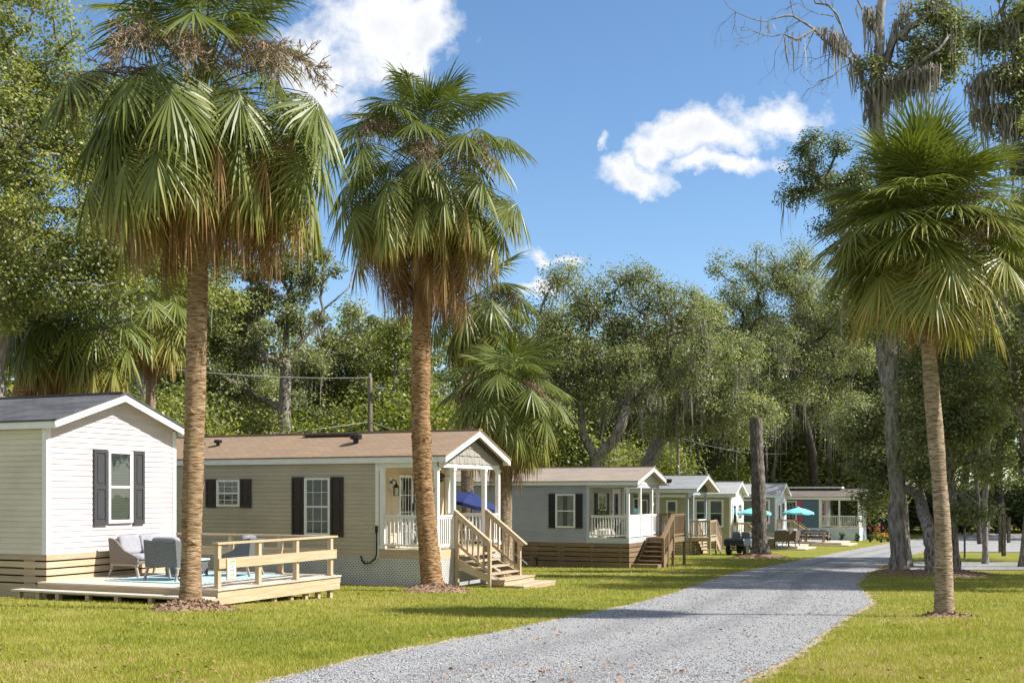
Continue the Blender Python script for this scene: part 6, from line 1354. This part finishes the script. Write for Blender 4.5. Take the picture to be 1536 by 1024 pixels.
# ------------------------------------------------------------------ ground, drive
mg_, nt, b, out = newmat('lawn'); v = coords(nt)
f1 = noise(nt, v, .55, 5, .6); f2 = noise(nt, v, 5.5, 5, .65); f3 = noise(nt, v, 38, 3, .6); f4 = noise(nt, v, .23, 3)
col = ramp(nt, f2, [(.30, (.17, .19, .022)), (.5, (.235, .245, .034)), (.70, (.30, .28, .06))])
col = mixc(nt, ramp(nt, f1, [(.45, (0, 0, 0)), (.68, (.75, .75, .75))]), col, (.33, .29, .08))
col = mixc(nt, ramp(nt, f4, [(.56, (0, 0, 0)), (.72, (.7, .7, .7))]), col, (.16, .215, .022))
dirt = math_(nt, 'ADD', math_(nt, 'MULTIPLY', f1, .55), math_(nt, 'MULTIPLY', f2, .45))
col = mixc(nt, ramp(nt, dirt, [(.625, (0, 0, 0)), (.68, (.85, .85, .85))]), col, (.36, .27, .165))
col = mixc(nt, 1.0, col, ramp(nt, f3, [(.25, (.55, .55, .55)), (.7, (1.15, 1.15, 1.15))]), 'MULTIPLY')
nt.links.new(col, b.inputs['Base Color']); b.inputs['Roughness'].default_value = .9; b.inputs['Specular IOR Level'].default_value = .15; bump(nt, b, f3, .8, .04)
ys = np.concatenate([np.arange(-40, 4, 2.0), np.arange(4, 60, .35), np.arange(60, 130, 1.0), np.arange(130, 400, 8.0), np.geomspace(400, 2500, 14)])
xs = np.concatenate([-np.geomspace(1500, 42, 14), np.arange(-40, 60, 1.0), np.geomspace(62, 1500, 14)])
XX, YY = np.meshgrid(xs, ys); ZZ = gz(XX, YY); V = np.stack([XX, YY, ZZ], -1).reshape(-1, 3); nx, ny = len(xs), len(ys); i = np.arange((ny - 1) * (nx - 1)); r_ = i // (nx - 1); k = i % (nx - 1)
o = npmesh('ground', V, np.stack([r_ * nx + k, r_ * nx + k + 1, (r_ + 1) * nx + k + 1, (r_ + 1) * nx + k], 1), mg_, smooth=True); tag(o, 'sunny patchy lawn around the homes', 'lawn', kind='structure')
ROAD = [(2600, -2600, -300), (1500, -640, 600), (1180, 60, 880), (1060, 300, 1060), (1024, 400, 1118), (985, 552, 1195), (950, 735, 1237), (918, 895, 1288), (905, 955, 1310), (890, 1010, 1298), (875, 1052, 1284), (862, 1092, 1300), (850, 1150, 1322), (840, 1200, 1345), (830, 1250, 1375), (822, 1292, 1405), (815, 1330, 1450), (810.5, 1362, 1500)]
FAR = [(828, 1418, 2100), (822, 1404, 2100), (815, 1330, 2100), (808, 1372, 2100), (803, 1395, 2100), (800.5, 1410, 2100)]
SIDE = [(855, 1318, 2000), (851, 1322, 2000), (847, 1326, 2000), (843.5, 1332, 2000)]
def strip_mesh(name, rows, m, dz, grow=0, nc=40, sub=10, label=None, cat=None, fade=.35):
    rows = sorted(rows, reverse=True); V = []; E = []; U = []; ly = []
    for j in range(len(rows) - 1):
        for s_ in range(sub): u = s_ / sub; ly.append([rows[j][q] * (1 - u) + rows[j + 1][q] * u for q in range(3)])
    ly.append(list(rows[-1])); rr = np.random.default_rng(3)
    for py, xl, xr in ly:
        a = G(xl, py); c = G(xr, py)
        a.x -= grow; c.x += grow; w = c.x - a.x
        for q in range(nc + 1):
            u = q / nc; u = .5 - .5 * math.cos(math.pi * u); x = a.x + w * u; y = a.y + (c.y - a.y) * u; V.append((x, y, g(x, y) + dz)); U.append(u); E.append(min(x - a.x, c.x - x) / fade)
    n = nc + 1; i = np.arange((len(ly) - 1) * nc); r_ = i // nc; k = i % nc
    o = npmesh(name, V, np.stack([r_ * n + k, r_ * n + k + 1, (r_ + 1) * n + k + 1, (r_ + 1) * n + k], 1), m, None, {'edge': np.clip(E, 0, 1), 'cross': U}, smooth=True); return tag(o, label, cat, kind='structure')
def ragged(nt, out, shader, scale=3.0, k=1.0):
    a = nt.nodes.new('ShaderNodeAttribute'); a.attribute_name = 'edge'; v = coords(nt); f = noise(nt, v, scale, 6, .7)
    e = math_(nt, 'GREATER_THAN', math_(nt, 'MULTIPLY', a.outputs['Fac'], k), math_(nt, 'MULTIPLY_ADD', f, 1.5, -.35))
    tp = nt.nodes.new('ShaderNodeBsdfTransparent'); mx = nt.nodes.new('ShaderNodeMixShader'); nt.links.new(e, mx.inputs[0]); nt.links.new(tp.outputs[0], mx.inputs[1]); nt.links.new(shader, mx.inputs[2]); nt.links.new(mx.outputs[0], out.inputs[0])
mr_, nt, b, out = newmat('gravel'); v = coords(nt)
vo = nt.nodes.new('ShaderNodeTexVoronoi'); vo.inputs['Scale'].default_value = 40; nt.links.new(v, vo.inputs['Vector']); vo2 = nt.nodes.new('ShaderNodeTexVoronoi'); vo2.inputs['Scale'].default_value = 95; nt.links.new(v, vo2.inputs['Vector'])
sp = nt.nodes.new('ShaderNodeSeparateColor'); nt.links.new(vo.outputs['Color'], sp.inputs[0]); sp2 = nt.nodes.new('ShaderNodeSeparateColor'); nt.links.new(vo2.outputs['Color'], sp2.inputs[0])
fb = noise(nt, v, .7, 4); f = math_(nt, 'ADD', math_(nt, 'MULTIPLY', sp.outputs[0], .55), math_(nt, 'MULTIPLY', sp2.outputs[1], .45))
col = ramp(nt, f, [(.10, (.165, .165, .17)), (.40, (.32, .32, .325)), (.70, (.41, .41, .41)), (.92, (.54, .54, .535))])
col = mixc(nt, ramp(nt, fb, [(.45, (0, 0, 0)), (.72, (.5, .5, .5))]), col, (.40, .38, .355))
ac = nt.nodes.new('ShaderNodeAttribute'); ac.attribute_name = 'cross'; tr_ = math_(nt, 'ABSOLUTE', math_(nt, 'SUBTRACT', math_(nt, 'ABSOLUTE', math_(nt, 'SUBTRACT', math_(nt, 'ADD', ac.outputs['Fac'], math_(nt, 'MULTIPLY_ADD', fb, .12, -.06)), .47)), .155))
col = mixc(nt, math_(nt, 'MULTIPLY', ramp(nt, tr_, [(.02, (1, 1, 1)), (.10, (0, 0, 0))]), noise(nt, v, 2.2, 4)), col, (.22, .22, .225))
col = mixc(nt, ramp(nt, noise(nt, v, 1.7, 5, .7), [(.60, (0, 0, 0)), (.70, (.4, .4, .4))]), col, (.42, .37, .30))
nt.links.new(col, b.inputs['Base Color']); b.inputs['Roughness'].default_value = .85; b.inputs['Specular IOR Level'].default_value = .25
bump(nt, b, math_(nt, 'ADD', math_(nt, 'MULTIPLY', vo.outputs['Distance'], -1.0), math_(nt, 'MULTIPLY', vo2.outputs['Distance'], -.6)), .8, .025); ragged(nt, out, b.outputs[0], 4.0, 1.35)
mv_, nt, b, out = newmat('sandy_verge'); v = coords(nt); f = noise(nt, v, 20, 5); nt.links.new(ramp(nt, f, [(.3, (.30, .22, .14)), (.7, (.48, .39, .28))]), b.inputs['Base Color']); b.inputs['Roughness'].default_value = .95; bump(nt, b, f, .6, .03); ragged(nt, out, b.outputs[0], 1.4, 1.15)
strip_mesh('verge', ROAD, mv_, .008, .26, label='sandy worn verge along the gravel drive', cat='verge', fade=.6)
strip_mesh('gravel_drive', ROAD, mr_, .016, .04, label='gray gravel drive curving past the homes', cat='drive', fade=.30)
strip_mesh('far_gravel_drive', FAR, mr_, .024, 0, label='far gravel drive crossing at the right', cat='drive', fade=.6)
strip_mesh('side_gravel_track', SIDE, mr_, .022, 0, label='narrow gravel track on the right beyond the oaks', cat='drive', fade=.6)
def bare_patch(label, px, py, rx, ry):
    c = G(px, py); V = [(c.x, c.y, c.z + .007)]; E = [1.0]; n = 28
    for j in (1, 2, 3):
        for k in range(n): a = 2 * math.pi * k / n; x, y = c.x + rx * j / 3 * math.cos(a), c.y + ry * j / 3 * math.sin(a); V.append((x, y, g(x, y) + .007)); E.append(1 - j / 3)
    Q = [(0, 1 + k, 1 + (k + 1) % n, 0) for k in range(n)]; me = bpy.data.meshes.new('bare_soil'); fs = [(0, 1 + k, 1 + (k + 1) % n) for k in range(n)] + [(1 + j * n + k, 1 + (j + 1) * n + k, 1 + (j + 1) * n + (k + 1) % n, 1 + j * n + (k + 1) % n) for j in (0, 1) for k in range(n)]
    me.from_pydata(V, [], fs); a = me.attributes.new('edge', 'FLOAT', 'POINT'); a.data.foreach_set('value', E); me.materials.append(mv2_); me.update(); return tag(link(bpy.data.objects.new('bare_soil', me)), label, 'soil', kind='structure')
PATCH = [(1300, 893, .6, .4)]
mv2_, nt, b, out = newmat('bare_soil'); v = coords(nt); f = noise(nt, v, 24, 5); nt.links.new(ramp(nt, f, [(.3, (.24, .18, .10)), (.7, (.40, .32, .21))]), b.inputs['Base Color']); b.inputs['Roughness'].default_value = .95; bump(nt, b, f, .6, .03); ragged(nt, out, b.outputs[0], 11, 1.0)
for q_, l_ in zip(PATCH, ('worn sandy patch at the right edge of the drive',)): bare_patch(l_, *q_)
rd = sorted(ROAD); RY = np.array([r[0] for r in rd]); RL = np.array([r[1] for r in rd]); RR = np.array([r[2] for r in rd])
def project(X, Y, Z): return 768 + X / Y * 1740, 740 - (Z - CAMZ) / Y * 1740
def ground_pts(n, rng, y0, y1, x0, x1):
    py = rng.uniform(y0, y1, n); px = rng.uniform(x0, x1, n); lo = np.full(n, 4.0); hi = np.full(n, 400.0)
    for _ in range(34):
        m = (lo + hi) / 2; z = CAMZ + (740 - py) / 1740 * m; ab = z > gz((px - 768) / 1740 * m, m); lo = np.where(ab, m, lo); hi = np.where(ab, hi, m)
    X = (px - 768) / 1740 * lo; return X, lo, gz(X, lo), px, py
r = np.random.default_rng(99)
X, Y, Z, px, py = ground_pts(720000, r, 836, 1240, -260, 1800)
edge_n = r.normal(0, 5, len(px)) * (py - 740) / 140; inroad = (px > np.interp(py, RY, RL) + edge_n - 4) & (px < np.interp(py, RY, RR) + edge_n + 4); stray = r.uniform(size=len(px)) < .006 * np.clip(1 - (np.minimum(px - np.interp(py, RY, RL), np.interp(py, RY, RR) - px) / 90), 0, 1)
side = (py < 857) & (px > 1310)
deckm = np.zeros(len(px), bool)
for O, x0, x1, y0, y1 in ((O1, -12, 4.4, -.4, 4.0), (O1, -12, .05, -.05, 3.8), (O2, -12, 0, 0, 4), (O2, 0, 2.0, 1.0, 3.3), (O3, -13, 0, 0, 4.1)):
    lx = (X - O[0]) * AX[0] + (Y - O[1]) * AX[1]; ly = (X - O[0]) * BX[0] + (Y - O[1]) * BX[1]; deckm |= (lx > x0) & (lx < x1) & (ly > y0) & (ly < y1)
for c, R_ in ((ground_at(285, 19.5), .58), (ground_at(651, 28.4), .7), (ground_at(1417, 18.7), .3), (ground_at(1347, 41), .8), (ground_at(1412, 39.7), 1.7)): deckm |= (X - c.x) ** 2 + (Y - c.y) ** 2 < R_ * R_
def fnoise(X, Y, s, sd):
    a = np.random.default_rng(sd); o = 0
    for k in range(6): th = a.uniform(0, 6.28); fq = s * a.uniform(.6, 1.7); o = o + np.sin((X * math.cos(th) + Y * math.sin(th)) * fq + a.uniform(0, 6.28))
    return o / 6
pt_ = [(G(q_[0], q_[1]), q_[2], q_[3]) for q_ in PATCH]; soil = sum(np.exp(-(((X - c.x) / a_) ** 2 + ((Y - c.y) / b_) ** 2) * 1.2) for c, a_, b_ in pt_)
bare = soil * .75 + fnoise(X, Y, 1.6, 4) + .7 * fnoise(X, Y, 5, 5) + r.normal(0, .25, len(X)) > .66
keep = (~inroad | stray) & ~side & ~deckm & ~bare
X, Y, Z = X[keep], Y[keep], Z[keep]; n = len(X); hgt = r.uniform(.025, .06, n) * (1 + .3 * fnoise(X, Y, 2.2, 8)) * np.clip(.75 + Y * .012, .8, 1.4); wd = np.maximum(.0035, .00030 * Y) * r.uniform(.7, 1.3, n); a = r.uniform(0, 6.28, n); ln = r.uniform(.1, .9, n) * hgt; la = r.uniform(0, 6.28, n)
B = np.stack([X, Y, Z], 1); sdv = np.stack([np.cos(a), np.sin(a), 0 * a], 1) * wd[:, None]; tip = B + np.stack([np.cos(la) * ln, np.sin(la) * ln, hgt], 1)
V = np.stack([B - sdv, B + sdv, tip], 1).reshape(-1, 3); tint = np.clip(.52 + .58 * fnoise(X, Y, .7, 21) + .40 * fnoise(X, Y, 3.5, 22) + .2 * fnoise(X, Y, 9, 23) + r.normal(0, .2, n), 0, 1)
mgr = leafmat('grass_blade', [(0, (.165, .205, .022)), (.40, (.295, .305, .040)), (.75, (.385, .355, .072)), (1, (.47, .39, .16))], .6, .3, .3, attr='tint', objvar=0)
o = npmesh('grass', V, np.arange(3 * n).reshape(-1, 3), mgr, None, {'tint': np.repeat(tint, 3)}); tag(o, 'short green and yellow grass of the lawn', 'grass', kind='stuff')
# loose stones
X, Y, Z, px, py = ground_pts(110000, r, 850, 1200, -50, 1330); dl = px - np.interp(py, RY, RL); dr_ = np.interp(py, RY, RR) - px; dd = np.minimum(dl, dr_); keep = (dd > -14) & (r.uniform(size=len(px)) < np.where(dd < 0, .25, .8))
X, Y, Z = X[keep], Y[keep], Z[keep]; n = len(X); s = r.uniform(.005, .012, n) * np.clip(Y / 14, 1, 1.8); oc = np.array([(1, 0, 0), (0, 1, 0), (-1, 0, 0), (0, -1, 0), (0, 0, 1.), (0, 0, -1)]); a = r.uniform(0, 6.28, n)
sc_ = r.uniform(.6, 1.3, (n, 6, 1)) * oc[None] * np.array([1, 1, .7]); ca, sa = np.cos(a)[:, None], np.sin(a)[:, None]; xx = sc_[..., 0] * ca - sc_[..., 1] * sa; yy = sc_[..., 0] * sa + sc_[..., 1] * ca
V = np.stack([xx, yy, sc_[..., 2]], -1) * s[:, None, None] + np.stack([X, Y, Z + .018 + s * .3], 1)[:, None]; fq = np.array([(0, 1, 4), (1, 2, 4), (2, 3, 4), (3, 0, 4), (1, 0, 5), (2, 1, 5), (3, 2, 5), (0, 3, 5)])
ms, nt, b, out = newmat('stone'); nt.links.new(ramp(nt, island(nt), [(0, (.13, .13, .14)), (.45, (.32, .32, .325)), (.8, (.44, .44, .44)), (1, (.62, .62, .61))]), b.inputs['Base Color']); b.inputs['Roughness'].default_value = .8
o = npmesh('gravel_stones', V.reshape(-1, 3), (fq[None] + 6 * np.arange(n)[:, None, None]).reshape(-1, 3), ms); tag(o, 'loose gray gravel stones on the drive', 'gravel', kind='stuff')
# fallen leaves on the lawn
X, Y, Z, px, py = ground_pts(1500, r, 845, 1060, -100, 1700); nz2 = fnoise(X, Y, 1.2, 71) > .1; V, Q = leafquads(np.stack([X, Y, Z + .03], 1)[nz2], .06, r, 1.5); o = npmesh('fallen_leaves', V, Q, pm('dry_leaf', (.30, .17, .08), (.20, .11, .05), 30, rough=.8, isl=.5, big=0)); tag(o, 'dry brown fallen leaves scattered over lawn and drive', 'leaves', kind='stuff')

# ------------------------------------------------------------------ sky, sun, camera
EL, TH = math.radians(44), math.radians(-9)
sd = Vector((math.cos(TH) * math.cos(EL), math.sin(TH) * math.cos(EL), math.sin(EL)))
sun = bpy.data.lights.new('sun', 'SUN'); sun.energy = 5.0; sun.angle = math.radians(.53); sun.color = (1.0, .955, .88); so = bpy.data.objects.new('sun', sun); C.objects.link(so); so.rotation_euler = sd.to_track_quat('Z', 'Y').to_euler(); so.location = (20, 0, 40)
wd = bpy.data.worlds.new('World'); SC.world = wd; wd.use_nodes = True; nt = wd.node_tree; nt.nodes.clear(); out = nt.nodes.new('ShaderNodeOutputWorld'); bg = nt.nodes.new('ShaderNodeBackground'); sky = nt.nodes.new('ShaderNodeTexSky'); sky.sky_type = 'NISHITA'; sky.sun_disc = False
sky.sun_elevation = EL; sky.sun_rotation = math.pi / 2 - TH; sky.air_density = 1.0; sky.dust_density = .25; sky.ozone_density = 3.0; sky.altitude = 0
hs = nt.nodes.new('ShaderNodeHueSaturation'); hs.inputs['Saturation'].default_value = 1.1; hs.inputs['Value'].default_value = 1.0; nt.links.new(sky.outputs[0], hs.inputs['Color']); nt.links.new(hs.outputs[0], bg.inputs[0]); bg.inputs[1].default_value = .108
tc = nt.nodes.new('ShaderNodeTexCoord'); se = nt.nodes.new('ShaderNodeSeparateXYZ'); nt.links.new(tc.outputs['Generated'], se.inputs[0])
yy = math_(nt, 'MAXIMUM', se.outputs[1], .05); u = math_(nt, 'DIVIDE', se.outputs[0], yy); w_ = math_(nt, 'DIVIDE', se.outputs[2], yy)
cb = nt.nodes.new('ShaderNodeCombineXYZ'); nt.links.new(u, cb.inputs[0]); nt.links.new(w_, cb.inputs[1])
wz = nt.nodes.new('ShaderNodeTexNoise'); wz.inputs['Scale'].default_value = 11; wz.inputs['Detail'].default_value = 7; wz.inputs['Roughness'].default_value = .62; nt.links.new(cb.outputs[0], wz.inputs['Vector']); wsp = nt.nodes.new('ShaderNodeSeparateColor'); nt.links.new(wz.outputs['Color'], wsp.inputs[0])
u = math_(nt, 'ADD', u, math_(nt, 'MULTIPLY_ADD', wsp.outputs[0], .11, -.055)); w_ = math_(nt, 'ADD', w_, math_(nt, 'MULTIPLY_ADD', wsp.outputs[1], .085, -.0425))
n1 = noise(nt, cb.outputs[0], 24, 8, .66); n2 = noise(nt, cb.outputs[0], 5, 4, .5)
clouds = [(565, 30, 125, 120, 1), (480, 100, 90, 90, 1), (620, 60, 70, 75, 1), (520, 150, 60, 40, .7), (1150, 165, 88, 42, 1), (1050, 198, 95, 44, 1), (960, 250, 85, 30, .95), (1080, 245, 75, 22, .9), (1000, 215, 60, 30, .9), (850, 380, 36, 13, .8), (808, 384, 30, 18, .7), (800, 432, 26, 18, .8), (903, 218, 20, 12, .7), (1000, 180, 40, 18, .6)]
acc = None
for px, py, rx, ry, k in clouds:
    du = math_(nt, 'MULTIPLY', math_(nt, 'SUBTRACT', u, (px - 768) / 1740), 1740 / rx); dv = math_(nt, 'MULTIPLY', math_(nt, 'SUBTRACT', w_, (740 - py) / 1740), 1740 / ry)
    r2 = math_(nt, 'ADD', math_(nt, 'MULTIPLY', du, du), math_(nt, 'MULTIPLY', dv, dv)); e = math_(nt, 'MULTIPLY', math_(nt, 'SUBTRACT', 1.0, math_(nt, 'SQRT', r2)), k); acc = e if acc is None else math_(nt, 'MAXIMUM', acc, e)
acc = math_(nt, 'MAXIMUM', acc, -.6)
den = math_(nt, 'ADD', acc, math_(nt, 'MULTIPLY_ADD', n1, 1.7, -.86))
al = ramp(nt, den, [(-.0, (0, 0, 0)), (.20, (.34, .34, .34)), (.60, (1, 1, 1))])
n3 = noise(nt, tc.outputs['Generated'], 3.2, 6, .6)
back = math_(nt, 'MULTIPLY', ramp(nt, n3, [(.40, (0, 0, 0)), (.56, (1, 1, 1))]), ramp(nt, math_(nt, 'MULTIPLY_ADD', se.outputs[1], .5, .5), [(.56, (1, 1, 1)), (.74, (0, 0, 0))]))  # unseen cloud cover behind the camera, added to raise the fill light
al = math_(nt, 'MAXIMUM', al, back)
sh = math_(nt, 'ADD', math_(nt, 'MULTIPLY', n2, .6), math_(nt, 'MULTIPLY', den, .35))
cc = ramp(nt, sh, [(.25, (.97, .98, 1.0)), (.48, (.93, .94, .97)), (.70, (.74, .77, .82))])
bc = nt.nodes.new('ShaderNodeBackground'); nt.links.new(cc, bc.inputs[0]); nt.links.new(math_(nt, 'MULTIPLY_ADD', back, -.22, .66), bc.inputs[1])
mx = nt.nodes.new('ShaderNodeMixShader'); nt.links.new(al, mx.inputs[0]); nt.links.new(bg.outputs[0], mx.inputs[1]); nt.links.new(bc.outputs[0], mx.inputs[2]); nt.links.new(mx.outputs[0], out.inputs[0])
cam = bpy.data.cameras.new('camera'); co = bpy.data.objects.new('camera', cam); C.objects.link(co); co.location = (0, 0, CAMZ); co.rotation_euler = (math.pi / 2, 0, 0); cam.sensor_width = 36; cam.lens = 36 * F; cam.shift_y = 228 / 1536; cam.clip_start = .1; cam.clip_end = 6000; SC.camera = co
SC.view_settings.view_transform = 'Standard'; SC.view_settings.look = 'None'; SC.view_settings.exposure = 0.74; SC.view_settings.gamma = 1.0
SC.cycles.max_bounces = 6; SC.cycles.transparent_max_bounces = 12; SC.cycles.use_denoising = True
